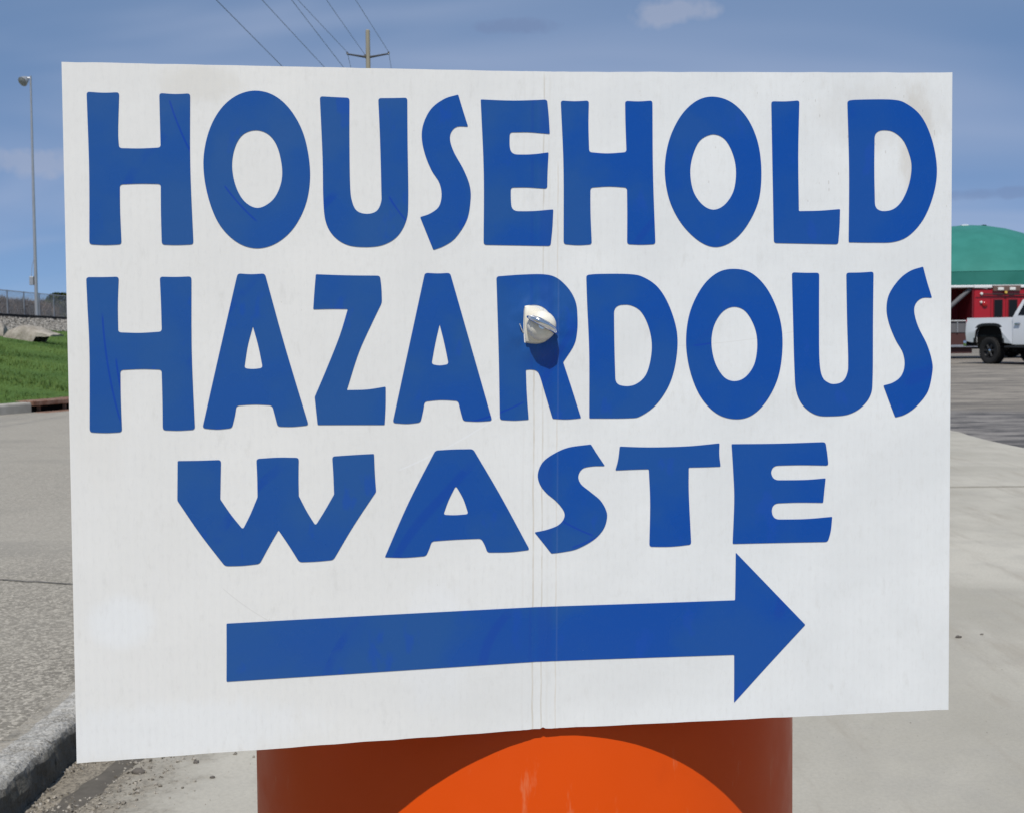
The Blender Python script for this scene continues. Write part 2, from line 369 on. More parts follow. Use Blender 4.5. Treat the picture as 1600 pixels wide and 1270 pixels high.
# storm drain inlet set in that kerb
sdn = tag(empty('storm_drain'), 'rusty iron storm drain inlet with dark opening in the far kerb', 'drain')
def inlet(q0, q1, z0, z1, mat, name):
    A = Vector((KX(16.42), 16.42, 0)); B = Vector((KX(17.738), 17.738, 0)); d = (B - A).normalized(); n = Vector((-d.y, d.x, 0)); bm = bmesh.new()
    a = [bm.verts.new(P_ + n * q + Vector((0, 0, z))) for z in (z0, z1) for P_, q in ((A, q0), (B, q0), (B, q1), (A, q1))]
    for f in ((3, 2, 1, 0), (4, 5, 6, 7), (0, 1, 5, 4), (1, 2, 6, 5), (2, 3, 7, 6), (3, 0, 4, 7)): bm.faces.new([a[i] for i in f])
    bmesh.ops.recalc_face_normals(bm, faces=bm.faces); bmesh.ops.bevel(bm, geom=list(bm.edges), offset=.008, segments=1, affect='EDGES')
    return obj(name, bm, mat, sdn)
inlet(-.02, .42, RZ + .085, RZ + .15, mrust, 'hood'); inlet(.10, .40, RZ - .05, RZ + .083, mdark, 'throat'); inlet(-.25, -.03, RZ - .03, RZ + .005, mrust, 'grate_frame')
for t in (.16, .5, .84):
    Y = 16.42 + 1.318 * t; bm = bmesh.new(); box(bm, KX(Y) - .10, KX(Y) - .06, Y - .02, Y + .02, RZ - .03, RZ + .084); obj('divider', bm, mrust, sdn)

# lawn, ballast and railway bank
ysr = lin(2, 16, 12) + lin(17, 60, 44) + lin(62, 130, 24)
sheetmesh('lawn', lambda y: [ST(y) + 1.9 * 1.0084 + (max(KX(y) - .15, ST(y) + 6) - ST(y) - 1.9 * 1.0084) * t for t in lin(0, 1, 24)], ysr, terr, mgr)
sheetmesh('railway_bank', lambda y: [ST(y) + s * 1.0084 for s in (-14, -10, -7.5, -5, -3.5, -2, -.8, 0, .55, .9, 1.3, 1.6, 1.9, 2.2)], ysr,
          lambda x, y: terr(x, y) - (.06 if sdist(x, y) > 2 else 0), mba)
sheetmesh('rough_ground', lambda y: [ST(y) + s * 1.0084 for s in (-220, -100, -50, -25, -13.9)], ysr, lambda x, y: 1.76, mg)
struct(obj('field', bbox(2.84, 14, 39.2, 129.5, -.025, .232, bev=.02), mgr))
# grass blades
rnd = random.Random(3); vs = []; fs = []
def blade(x, y, h):
    z = terr(x, y); a = rnd.random() * 6.28; w = h * .16; lx, ly = rnd.gauss(0, h * .35), rnd.gauss(0, h * .35); i = len(vs)
    vs.extend([(x - math.cos(a) * w, y - math.sin(a) * w, z - .01), (x + math.cos(a) * w, y + math.sin(a) * w, z - .01), (x + lx, y + ly, z + h)]); fs.append((i, i + 1, i + 2))
for _ in range(120000):
    y = 9 + 46 * rnd.random() ** 1.15; x0 = ST(y) + 1.95; x1 = KX(y) - .2
    x = x0 + (x1 - x0) * rnd.random()
    if x > -.25 * y and rnd.random() < .6: continue
    blade(x, y, (.022 + .036 * rnd.random()) * (1 + .8 * noise.noise(Vector((x * .7, y * .7, 0)))))
me = bpy.data.meshes.new('grass'); me.from_pydata(vs, [], fs)
tag(obj('grass', me, mbl), 'short green grass on the verge below the railway', 'grass', kind='stuff')
# ballast stones on the near shoulder
vs = []; fs = []; base = stone_mesh('ballast_unit', 1, 1, 1, 1, sub=1, rough=.5); bv = [v.co.copy() for v in base.vertices]; bf = [tuple(p.vertices) for p in base.polygons]
for _ in range(5200):
    y = 24 + 46 * rnd.random(); s = .42 + 1.65 * rnd.random(); x = ST(y) + s * 1.0084; z = terr(x, y); r = .025 + .045 * rnd.random(); i = len(vs)
    m = Matrix.Rotation(rnd.random() * 6.28, 3, 'Z') @ Matrix.Rotation(rnd.random() * 6.28, 3, 'X')
    q = rnd.randrange(4)
    vs.extend([tuple(m @ v * r + Vector((x, y, z + r * .2))) for v in bv]); fs.extend([tuple(j + i for j in f) for f in bf])
me = bpy.data.meshes.new('ballast_stones'); me.from_pydata(vs, [], fs)
tag(obj('ballast_stones', me, mba), 'grey crushed stone ballast on the railway shoulder', 'gravel', kind='stuff')

# ------------------------------------------------------------------ railway track
mrail = Mat('rail_steel', rough=.75, spec=.4); r1 = mrail.noise(5, 5); mrail.col(mrail.mix(r1, (.012, .009, .008), (.03, .02, .016)))
mslp = Mat('sleeper_timber', rough=.95, spec=.1); r1 = mslp.noise(8, 5); mslp.col(mslp.mix(r1, (.04, .033, .028), (.1, .085, .07)))
tr = tag(empty('railway_track', (ST(45), 45, 1.825), 0), 'dark steel railway track on the stone bank above the lawn', 'railway')
dvec = Vector((-.13, 1, 0)).normalized(); nvec = Vector((1, .13, 0)).normalized()
rp = [(-.07, .02), (-.07, .035), (-.012, .05), (-.012, .12), (-.037, .13), (-.037, .165), (.037, .165), (.037, .13), (.012, .12), (.012, .05), (.07, .035), (.07, .02)]
for off in (0, -1.435):
    bm = bmesh.new(); A, B = dvec * -38, dvec * 80
    a = [bm.verts.new(A + nvec * (off + x) + Vector((0, 0, z))) for x, z in rp]; b = [bm.verts.new(B + nvec * (off + x) + Vector((0, 0, z))) for x, z in rp]
    for i in range(len(rp)): bm.faces.new((a[i], a[(i + 1) % len(rp)], b[(i + 1) % len(rp)], b[i]))
    bmesh.ops.recalc_face_normals(bm, faces=bm.faces); obj('rail', bm, mrail, tr)
sm = bbox(-1.3, 1.3, -.11, .11, -.12, .022, bev=.008); s0 = None
for i in range(110):
    if s0 is None: o = obj('sleeper', sm, mslp, tr); s0 = o
    else: o = s0.copy(); COL.objects.link(o)
    p = dvec * (-25 + i * .6) + nvec * -.7175; o.location = p; o.rotation_euler = (0, 0, math.atan2(.13, 1))

# boulders on the grass
mrk = Mat('limestone', rough=.9, spec=.2)
r1 = mrk.noise(2.5, 6, rough=.7); r2 = mrk.noise(14, 5)
k = mrk.mix(mrk.ramp(r1, .35, .65), (.25, .225, .19), (.38, .345, .30)); k = mrk.mix(mrk.ramp(r2, .5, .7, 0, .5), k, (.17, .14, .105)); mrk.col(k).bump(r1, .7, .08).bump(r2, .5, .03)
def boulder(px, py, rz, dims, seed, label, prof):
    bm = bmesh.new(); L, Wd = dims[0], dims[1]; n = 16; m = 8; rings = []
    for i in range(n + 1):
        t = i / n; top, bot = prof(t)
        ring = []
        for j in range(m + 5):
            a = math.pi * j / (m + 4); y = -math.cos(a) * Wd / 2; z = bot + (top - bot) * min(1, math.sin(a) ** .45 * 1.0)
            p = Vector((t * L - L / 2, y, z)); d = noise.noise(p * 3 + Vector((seed, 0, 0))) * .05 + noise.noise(p * 9 + Vector((seed, 0, 0))) * .02
            ring.append(bm.verts.new(p + Vector((d, -d * .8, d * .8))))
        rings.append(ring)
    for r0, r1_ in zip(rings, rings[1:]):
        for j in range(len(r0) - 1): bm.faces.new((r0[j], r1_[j], r1_[j + 1], r0[j + 1]))
    bm.faces.new(rings[0]); bm.faces.new(rings[-1]); bmesh.ops.recalc_face_normals(bm, faces=bm.faces)
    o = obj('boulder', bm, mrk); o.location = (px, py, terr(px, py)); o.rotation_euler = (0, R(0), rz); smooth(o, 32)
    return tag(o, label, 'boulder', 'boulders on the grass verge')
def interp(t, tab):
    for (a, b), (c, d) in zip(tab, tab[1:]):
        if t <= c: return b + (d - b) * (t - a) / (c - a)
    return tab[-1][1]
pr_long = lambda t: (interp(t, [(0, .22), (.06, .34), (.3, .47), (.45, .45), (.6, .39), (.85, .26), (1, .17)]), interp(t, [(0, -.12), (.60, -.12), (.66, .12), (1, .13)]))
pr_block = lambda t: (interp(t, [(0, .2), (.2, .44), (.6, .46), (.92, .36), (1, .2)]), -.12)
boulder(-13.22, 34.0, R(-4), (1.36, .85), 3.0, 'long pale limestone boulder tapering to an overhang on the grass', pr_long)
boulder(-14.62, 34.3, R(12), (.95, .7), 11.0, 'blocky limestone boulder at the left edge, beside the long one', pr_block)

# ------------------------------------------------------------------ floodlight mast, fence and scrub beyond the track
mgal = Mat('galvanised_steel', rough=.45, spec=.5, metal=.6); g1 = mgal.noise(6, 4); mgal.col(mgal.mix(g1, (.36, .37, .38), (.5, .51, .52)))
mglass = Mat('lamp_glass', (.30, .32, .33), .08, .8)
lm = tag(empty('floodlight_mast', (-22.36, 58, 1.80)), 'tall thin grey floodlight mast rising beyond the railway', 'light pole')
bm = bmesh.new(); tube(bm, [(0, 0, -.1), (0, 0, .8), (.02, 0, 6), (.06, 0, 11.45)], [.085, .082, .06, .042], 12); smooth(obj('pole', bm, mgal, lm))
obj('base_plate', bbox(-.22, .22, -.22, .22, 0, .04, bev=.01), mgal, lm)
bm = bmesh.new(); tube(bm, [(.06, 0, 11.35), (-.12, -.02, 11.38)], .03, 8); obj('bracket', bm, mgal, lm)
bm = bmesh.new(); lathe(bm, [(.05, -.2), (.12, -.17), (.2, .02), (.235, .16), (.225, .165)], 20, 'Z'); 
hd = obj('lamp_head', bm, mgal, lm); smooth(hd); hd.location = (-.2, -.05, 11.25); hd.rotation_euler = (R(128), R(-18), R(-38))
bm = bmesh.new(); lathe(bm, [(.22, .15), (.14, .19), (.03, .205)], 20, 'Z'); smooth(obj('lens', bm, mglass, hd))
obj('control_box', bbox(-.27, -.08, -.1, .1, 1.75, 2.15, bev=.02), mgal, lm)
bm = bmesh.new(); tube(bm, [(-.2, 0, 2.1), (-.16, 0, 2.6), (-.02, 0, 3.1)], .012, 6); obj('conduit', bm, mgal, lm)

FX = lambda Y: -25.72 - .055 * (Y - 62)
fc = tag(empty('chain_link_fence', (FX(62), 62, 1.78)), 'grey chain-link fence running behind the railway track', 'fence')
fd = Vector((-.055, 1, 0)).normalized(); FH = 1.72; L0, L1 = -34.0, 46.0
pm = bmesh.new(); tube(pm, [(0, 0, -.2), (0, 0, FH + .03)], .034, 8); p0 = None
i = L0
while i <= L1 + .01:
    if p0 is None: p0 = obj('post', pm, mgal, fc); o = p0
    else: o = p0.copy(); COL.objects.link(o)
    o.location = fd * i; i += 2.5
bm = bmesh.new(); tube(bm, [fd * L0 + Vector((0, 0, FH)), fd * L1 + Vector((0, 0, FH))], .024, 6); obj('top_rail', bm, mgal, fc)
vs = []; fs = []; fn = Vector((fd.y, -fd.x, 0)); w = .0042; t = L0 - FH
while t < L1:
    for sgn in (1, -1):
        a, b = t, t + FH
        if a < L0 or b > L1: continue
        z0, z1 = (.02, FH) if sgn > 0 else (FH, .02)
        A = fd * a + Vector((0, 0, z0)) + fn * (.004 * sgn); B = fd * b + Vector((0, 0, z1)) + fn * (.004 * sgn)
        q = Vector((0, 0, w)); r_ = fn * w; i0 = len(vs)
        vs.extend([tuple(A - q), tuple(A + q), tuple(A + r_), tuple(B - q), tuple(B + q), tuple(B + r_)])
        fs.extend([(i0, i0 + 1, i0 + 4, i0 + 3), (i0 + 1, i0 + 2, i0 + 5, i0 + 4), (i0 + 2, i0, i0 + 3, i0 + 5)])
    t += .085
me = bpy.data.meshes.new('wire_mesh'); me.from_pydata(vs, [], fs); o = obj('wire_mesh', me, mgal, fc); o['kind'] = 'stuff'

mtw = Mat('bare_twigs', rough=.9, spec=.1); t1 = mtw.noise(1.5, 3); mtw.col(mtw.mix(t1, (.095, .07, .056), (.19, .14, .105)))
mbk = Mat('bark', rough=.95, spec=.1); t1 = mbk.noise(7, 5); mbk.col(mbk.mix(t1, (.07, .055, .045), (.14, .115, .095)))
mlf = Mat('spring_leaves', rough=.7, spec=.2); t1 = mlf.noise(2, 4); mlf.col(mlf.mix(mlf.ramp(t1, .35, .65), (.075, .10, .03), (.15, .165, .055)))
def shrub_mesh(seed, hgt, wid, n, leaf):
    rnd = random.Random(seed); vs = []; fs = []
    for _ in range(n):
        a = rnd.random() * 6.283; rr = wid * math.sqrt(rnd.random()); zz_ = hgt * (.05 + .95 * rnd.random() ** .8)
        lim = wid * (1 - (max(0, zz_ / hgt - .3) / .72) ** 2) ** .5 if zz_ < hgt else .1
        rr = min(rr, lim * (.7 + .45 * rnd.random())) * (1 + .25 * math.sin(3 * a + seed)); p = Vector((rr * math.cos(a), rr * math.sin(a), zz_)); i = len(vs)
        if leaf:
            u = Vector((rnd.gauss(0, 1), rnd.gauss(0, 1), rnd.gauss(0, 1))).normalized() * .09; v = u.orthogonal().normalized() * .06
            vs.extend([tuple(p - u), tuple(p + v), tuple(p + u), tuple(p - v)]); fs.append((i, i + 1, i + 2, i + 3))
        else:
            d = Vector((p.x * .5 + rnd.gauss(0, .25), p.y * .5 + rnd.gauss(0, .25), .55 + rnd.random() * .5)).normalized() * (.22 + .3 * rnd.random()); s_ = Vector((-d.y, d.x, .02)).normalized() * .016
            vs.extend([tuple(p - s_), tuple(p + s_), tuple(p + d)]); fs.append((i, i + 1, i + 2))
    me = bpy.data.meshes.new('crown'); me.from_pydata(vs, [], fs); return me
def trunk_mesh(seed, hgt, wid):
    rnd = random.Random(seed); bm = bmesh.new()
    for k_ in range(6):
        a = k_ * 1.05 + rnd.random() * .5; e = Vector((math.cos(a) * wid * .6, math.sin(a) * wid * .6, hgt * (.6 + .3 * rnd.random())))
        tube(bm, [(0, 0, -.1), e * .35 + Vector((0, 0, hgt * .1)), e], [.05, .03, .008], 5)
    me = bpy.data.meshes.new('trunk'); bm.to_mesh(me); bm.free(); return me
TW = [(shrub_mesh(s, h, w_, 2600, False), trunk_mesh(s, h, w_)) for s, h, w_ in ((1, 1.75, 1.5), (2, 1.55, 1.7), (3, 1.95, 1.4))]
LF = (shrub_mesh(9, 2.15, 1.1, 2600, True), trunk_mesh(9, 2.1, 1.0))
TL = shrub_mesh(9, 2.2, 1.15, 900, False)
for m_ in [a for t_ in TW for a in t_] + [TL]: m_.materials.append(mtw.m)
LF[0].materials.append(mlf.m); LF[1].materials.append(mbk.m)
rnd = random.Random(21)
def bush(x, y, kind, label, scl=1.0):
    leafy = kind == 'leafy'
    e = empty('leafy_shrub' if leafy else 'bare_shrub', (x, y, 1.74), rnd.random() * 6.28); e.scale = (scl, scl, scl * (1 if leafy else .8))
    cr, tk = LF if leafy else TW[kind]
    for nm_, me_ in (('crown', cr), ('trunk', tk)):
        o = bpy.data.objects.new(nm_, me_); COL.objects.link(o); o.parent = e
    return tag(e, label, 'shrub', 'scrub behind the chain-link fence')
for y, dx_, kind, scl in ((63, 0, 0, 1), (65.6, .3, 1, 1), (68.2, -.2, 2, .95), (70.8, .2, 0, 1), (73.4, 0, 1, 1.0), (75.6, -.4, 2, .9), (82, .1, 0, 1.05), (85, .4, 1, 1), (88, 0, 2, 1), (92, .3, 0, 1.1), (96, 0, 1, 1.1),
                          (66.5, -2.4, 1, 1.05), (70, -2.6, 2, .95), (74, -2.4, 0, 1.1), (79, -2.8, 1, 1.2), (84, -2.5, 2, 1.1), (57, .2, 2, 1), (60, -.3, 1, 1.05), (53, 0, 0, 1)):
    bush(FX(y) - 2.3 + dx_, y, kind, 'bare brown leafless shrub in the thicket behind the chain-link fence', scl)
bush(FX(78.6) - 2.2, 78.6, 'leafy', 'shrub just coming into green leaf behind the chain-link fence', 1.0)
bush(FX(80.6) - 2.9, 80.6, 1, 'bare brown leafless shrub in the thicket behind the chain-link fence', 1.15)

# ------------------------------------------------------------------ utility poles and overhead wires
mwd = Mat('weathered_pole_wood', rough=.9, spec=.15)
w1 = mwd.noise(3, 5, co=mwd.co(scale=(6, 6, .4))); mwd.col(mwd.mix(w1, (.24, .215, .165), (.40, .365, .29)))
marm = Mat('dark_crossarm', (.06, .06, .065), .7, .3); mins = Mat('insulator', (.1, .09, .09), .25, .6); mwire = Mat('weathered_wire', (.11, .115, .12), .6, .4)
def utility_pole(x, y, z, top, arm, label):
    e = tag(empty('utility_pole', (x, y, z)), label, 'utility pole', 'utility poles carrying the overhead wires')
    h = top - z; bm = bmesh.new(); tube(bm, [(0, 0, -.3), (0, 0, h * .5), (0, 0, h - .03), (0, 0, h)], [.16, .12, .085, .05], 12); smooth(obj('pole', bm, mwd, e))
    for s_ in (-1, 1):
        bm = bmesh.new(); tube(bm, [(s_ * .06, -.02, h - 1.09), (s_ * arm, -.02, h - .96)], [.045, .03], 6); obj('crossarm', bm, marm, e)
        bm = bmesh.new(); lathe(bm, [(.012, -.05), (.045, -.03), (.03, .0), (.045, .02), (.015, .06)], 10, 'Z', (s_ * arm, -.02, h - .93)); obj('insulator', bm, mins, e)
    bm = bmesh.new(); lathe(bm, [(.012, -.05), (.045, -.03), (.03, .0), (.045, .02), (.015, .06)], 10, 'Z', (-.12, -.05, h - 1.05)); obj('insulator', bm, mins, e)
    return e
utility_pole(-5.655, 50, .2, 13.29, .83, 'tall pale wooden utility pole whose top and crossarm show above the sign')
def wire(pts, label):
    bm = bmesh.new(); P_ = []
    for A, B in zip(pts, pts[1:]):
        A, B = Vector(A), Vector(B); sag = .012 * (B - A).length / 2
        for i in range(25):
            t = i / 24; q = A.lerp(B, t); q.z -= sag * 4 * t * (1 - t) * .5
            if not P_ or (q - P_[-1]).length > 1e-4: P_.append(q)
    tube(bm, P_, .0085, 5); return tag(obj('overhead_wire', bm, mwire), label, 'wire', 'overhead wires on the utility pole')
Yb, Yf = -12, 112
wire([(-11.05, Yb, 12.6), (-6.485, 49.98, 12.40), (-11.2, Yf, 12.4)], 'thin wire fixed to the left end of the pole crossarm')
wire([(-7.95, Yb, 12.6), (-5.775, 49.95, 12.29), (-9.6, Yf, 12.3)], 'thin wire fixed beside the pole at the middle of its crossarm')
wire([(-7.3, Yb, 12.6), (-4.825, 49.98, 12.40), (-8.6, Yf, 12.4)], 'thin wire fixed to the right end of the pole crossarm')
wire([(-7.4, Yb, 8.7), (-5.80, 49.9, 8.55)], 'leftmost and lowest of the overhead wires crossing the sky')
wire([(-8.45, Yb, 10.2), (-5.79, 49.9, 10.07)], 'second overhead wire from the left, meeting the sign top left of the pole')
wire([(-7.3, Yb, 10.8), (-5.78, 49.9, 10.68)], 'third overhead wire from the left, meeting the sign top just left of the crossarm')

# ------------------------------------------------------------------ green domed building
mdm = Mat('green_roof', rough=.55, spec=.35); d1 = mdm.noise(.8, 5); mdm.col(mdm.mix(mdm.ramp(d1, .3, .7), (.02, .16, .128), (.028, .19, .155)))
mwh = Mat('white_trim', rough=.5, spec=.4); d1 = mwh.noise(4, 4); mwh.col(mwh.mix(d1, (.68, .69, .7), (.8, .8, .8)))
mwl = Mat('tan_wall', rough=.85, spec=.2); d1 = mwl.noise(2, 5); mwl.col(mwl.mix(d1, (.30, .26, .2), (.38, .33, .27)))
dm = tag(empty('domed_building', (30.6, 83, 0)), 'building with a large green domed roof behind the red truck', 'building')
bm = bmesh.new(); RD = 8.0
prof = [(RD, 4.62)] + [(RD * r_, 8.02 - 3.4 * r_ ** 2.05) for r_ in (.97, .93, .86, .78, .68, .57, .45, .32, .18, .07, .004)]
lathe(bm, prof, 96, 'Z', close=False); rf = obj('roof', bm, mdm, dm); smooth(rf, 40)
bm = bmesh.new(); lathe(bm, [(RD - .05, 3.62), (RD - .0, 3.66), (RD - .0, 4.58), (RD - .06, 4.615)], 96, 'Z', close=False); smooth(obj('roof_skirt', bm, mdm, dm))
bm = bmesh.new(); lathe(bm, [(RD - .3, 3.4), (RD + .04, 3.4), (RD + .04, 3.61), (RD - .3, 3.61)], 96, 'Z', close=False); obj('eave', bm, mwh, dm)
bm = bmesh.new(); lathe(bm, [(RD - .5, -.1), (RD - .5, 3.5)], 64, 'Z', close=False); obj('wall', bm, mwl, dm)
obj('ridge_patch', bbox(-.7, -.25, -1.2, -.8, 7.8, 7.995, bev=.02), mwh, rf)
bm = bmesh.new(); tube(bm, [(.95, -.6, 7.7), (.95, -.6, 7.95)], .05, 8); box(bm, .85, 1.12, -.7, -.5, 7.93, 8.02, bev=.02); obj('roof_vent', bm, mdark, rf)

# ------------------------------------------------------------------ red fire engine
mred = Mat('red_paint', (.42, .008, .018), .3, .5, coat=.2); d1 = mred.noise(2, 4); mred.col(mred.mix(d1, (.33, .006, .013), (.40, .008, .016)))
mdrd = Mat('red_panel', (.16, .012, .02), .6, .3)
malu = Mat('tread_plate', rough=.4, spec=.5, metal=.8); d1 = malu.voro(26); malu.col(malu.mix(d1, (.42, .43, .45), (.56, .57, .6))).bump(d1, .3, .01)
mblk = Mat('black_trim', (.018, .018, .02), .5, .4); mgls = Mat('dark_glass', (.008, .009, .01), .12, .25)
mchr = Mat('chrome', (.75, .76, .78), .12, .5, metal=1.0); mlmp = Mat('lamp_white', (.75, .75, .72), .2, .6); mlrd = Mat('lamp_red', (.35, .01, .01), .15, .6); myel = Mat('gold_emblem', (.62, .42, .08), .4, .5)
mtyr = Mat('tyre_rubber', (.02, .02, .021), .85, .25); t1 = mtyr.noise(30, 3); mtyr.col(mtyr.mix(t1, (.014, .014, .015), (.03, .029, .028)))
mgry = Mat('dull_grey_paint', (.13, .13, .14), .7, .3)
mdbr = Mat('dark_red_brown_panel', (.075, .032, .03), .7, .3)
mbrn = Mat('dusty_brown_panel', rough=.7, spec=.3); d1 = mbrn.noise(3, 5); mbrn.col(mbrn.mix(d1, (.10, .06, .05), (.19, .13, .11)))
def wheel(parent, x, y, r, w, side, hub=.42, rimmat=None, seg=40):
    """wheel on an axle along local y; side -1 faces -y"""
    bm = bmesh.new(); ri = r * .56
    prof = [(ri, -w / 2 * .8), (r * .8, -w / 2), (r * .93, -w / 2 * .96), (r * .985, -w / 2 * .8), (r, -w / 2 * .6), (r * .985, 0), (r, w / 2 * .6), (r * .985, w / 2 * .8), (r * .93, w / 2 * .96), (r * .8, w / 2), (ri, w / 2 * .8), (ri * .98, 0), (ri, -w / 2 * .8)]
    lathe(bm, prof, seg, 'Y', close=False)
    for k_ in range(seg):                                             # tread blocks
        a = 2 * math.pi * k_ / seg
        for s_ in (-1, 1):
            bl = bmesh.new(); box(bl, -.02, .02, s_ * w * .28 - w * .16, s_ * w * .28 + w * .16, r - .015, r + .012)
            bl.transform(Matrix.Rotation(a + .04 * s_, 4, 'Y')); tmp = bpy.data.meshes.new('t'); bl.to_mesh(tmp); bl.free(); bm.from_mesh(tmp); bpy.data.meshes.remove(tmp)
    e = empty('wheel'); e.parent = parent; e.location = (x, y, r)
    smooth(obj('tyre', bm, mtyr, e), 40)
    bm = bmesh.new(); s_ = side
    lathe(bm, [(ri * 1.0, s_ * w * .36), (ri * .92, s_ * w * .40), (ri * .84, s_ * w * .26), (ri * .5, s_ * w * .2), (ri * .3, s_ * w * .3), (.001, s_ * w * .31)], 28, 'Y', close=False)
    for k_ in range(6):
        a = k_ * math.pi / 3; p = Vector((math.cos(a), 0, math.sin(a)))
        tube(bm, [p * ri * .28 + Vector((0, s_ * w * .3, 0)), p * ri * .9 + Vector((0, s_ * w * .36, 0))], [.05, .035], 6)
    smooth(obj('rim', bm, rimmat or mblk, e), 40)
    bm = bmesh.new(); lathe(bm, [(.055, s_ * w * .29), (.055, s_ * w * .37), (.03, s_ * w * .4), (.001, s_ * w * .405)], 14, 'Y', close=False); smooth(obj('hub_cap', bm, mchr, e), 40)
    return e
fe = tag(empty('fire_engine', (17.3, 46, 0)), 'red fire engine with dark side windows parked behind the white pickup', 'fire truck')
# local x: 0 is the joint between cab (right) and rear body (left)
def P(nm_, bm, mat, par=fe, sm=False):
    o = obj(nm_, bm, mat, par); 
    if sm: smooth(o)
    return o
P('cab', bbox(0, 3.6, 0, 2.45, .62, 2.60, bev=.05), mred)
P('cab_roof', bbox(-.02, .66, -.06, 2.5, 2.625, 2.74, bev=.02), mwh)
P('cab_roof', bbox(1.72, 3.62, -.06, 2.5, 2.625, 2.735, bev=.02), mwh)
P('roof_gutter', bbox(.665, 1.715, -.05, 2.5, 2.715, 2.74), mwh)
lb = P('light_bar', bbox(.68, 1.70, -.10, .5, 2.50, 2.71, bev=.02), mbrn)
for xx in (.84, 1.28): P('lamp', bbox(xx, xx + .22, -.14, -.105, 2.535, 2.645, bev=.015), mlmp, lb)
bm = bmesh.new(); lathe(bm, [(.001, -.135), (.05, -.135), (.055, -.105)], 12, 'Y', (1.15, 0, 2.46), close=False); P('emblem', bm, myel, lb)
bm = bmesh.new(); tube(bm, [(.3, -.06, 2.40), (2.9, -.06, 2.36)], .022, 8); P('dark_line', bm, mblk)  # thin black tube along the dark line on the cab side
P('drip_strip', bbox(.05, 3.5, -.02, .01, 2.27, 2.30), mdrd)
for (xx, zz_, rr, mt, nm_) in ((.27, 2.41, .055, mlmp, 'side_lamp'), (.26, 2.10, .045, mlmp, 'side_lamp'), (.40, 2.02, .1, mlrd, 'warning_lamp')):
    bm = bmesh.new(); lathe(bm, [(rr, .02), (rr, -.05), (rr * .6, -.075), (.001, -.08)], 16, 'Y', (xx, 0, zz_), close=False); P(nm_, bm, mt, sm=True)
for xx in (.72, 1.27, 2.05):
    wd = P('window', bbox(xx, xx + .36, -.03, .0, 1.5, 2.22, bev=.02), mdrd); P('pane', bbox(xx + .03, xx + .33, -.036, -.031, 1.54, 2.18), mgls, wd)
for xx in (.62, 1.18, 1.74, 2.6): P('panel_seam', bbox(xx, xx + .025, -.012, .0, .7, 2.25), mdrd)
# rear body: open recess under an overhanging white roof edge
P('rear_body', bbox(-6.6, -.02, 1.5, 2.45, .62, 2.64), mdrd); P('side_wall', bbox(-.06, -.005, .02, 1.5, .62, 2.62), mdrd)
P('rear_roof', bbox(-6.6, -.025, -.05, 2.45, 2.645, 2.735, bev=.02), mwh)
P('deck', bbox(-6.6, -.07, .02, 1.49, .9, 1.02), mdrd)
bm = bmesh.new(); tube(bm, [(-1.75, .12, 1.15), (-1.1, .12, 1.72), (-.10, .12, 2.60)], .085, 10); P('diagonal_brace', bm, mgry, sm=True)
P('lower_panel', bbox(-6.6, -.28, -.02, .015, .98, 1.36), mgry)
bm = bmesh.new(); tube(bm, [(-6.6, -.04, 1.41), (-.28, -.04, 1.41)], .03, 8)
for xx in (-.30, -.62, -1.3, -2.0, -3.0, -4.2): tube(bm, [(xx, -.04, .98), (xx, -.04, 1.41)], .022, 8)
P('hand_rail', bm, mgal)
P('side_panel', bbox(-6.6, -.05, .0, .9, .2, .975), mdbr)
P('running_board', bbox(-1.2, 3.4, -.12, .3, .44, .52), malu)
P('chassis', bbox(-6.3, 3.4, .6, 1.9, .35, .62), mblk)
for x_ in (-4.4, 2.3):
    for (y_, sd_) in ((.2, -1), (2.2, 1)): wheel(fe, x_, y_, .5, .32, sd_, rimmat=mchr, seg=24)
P('front_bumper', bbox(3.62, 4.0, .1, 2.35, .45, .85, bev=.05), mchr)
P('windscreen', bbox(3.585, 3.61, .2, 2.25, 1.5, 2.35, bev=.01), mgls)

# ------------------------------------------------------------------ white lifted pickup
mwp = Mat('white_paint', (.74, .76, .78), .28, .5, coat=.4); d1 = mwp.noise(1.5, 4); mwp.col(mwp.mix(d1, (.70, .72, .745), (.77, .785, .8)))
PH = R(-68); hx, hy = math.cos(PH), math.sin(PH)
pk = tag(empty('pickup_truck', (15.22 + .85 * -hy, 38.9 + .85 * hx, 0), PH), 'white lifted pickup with black wheels, only its rear half in view', 'pickup truck')
def Q(nm_, bm, mat, par=pk, sm=True):
    o = obj(nm_, bm, mat, par)
    if sm: smooth(o, 30)
    return o
def arch(cx, r, zt, z0, n=14):
    """wheel arch outline, flattened at the top, from front foot to rear foot"""
    out = []
    for i in range(n + 1):
        a = math.pi * i / n; c, s_ = math.cos(a), math.sin(a)
        out.append((cx + r * math.copysign(abs(c) ** .55, c), z0 + (zt - z0) * abs(s_) ** .55))
    return out
ZB = .70
bed = [(-.98, ZB + .02), (-1.0, 1.0), (-1.02, 1.40), (-.99, 1.46), (.98, 1.46), (.98, ZB - .06)] + arch(0, .60, 1.23, ZB - .02) + [(-.75, ZB - .02)]
def side_taper(s_):
    def f(x, z, y):
        k_ = .04 * max(0, (z - 1.05)) / .4; b_ = .03 * max(0, 1 - abs(z - 1.05) / .3) ; return (x, y - s_ * (k_ - (b_ if abs(y) > .97 else 0)), z)
    return f
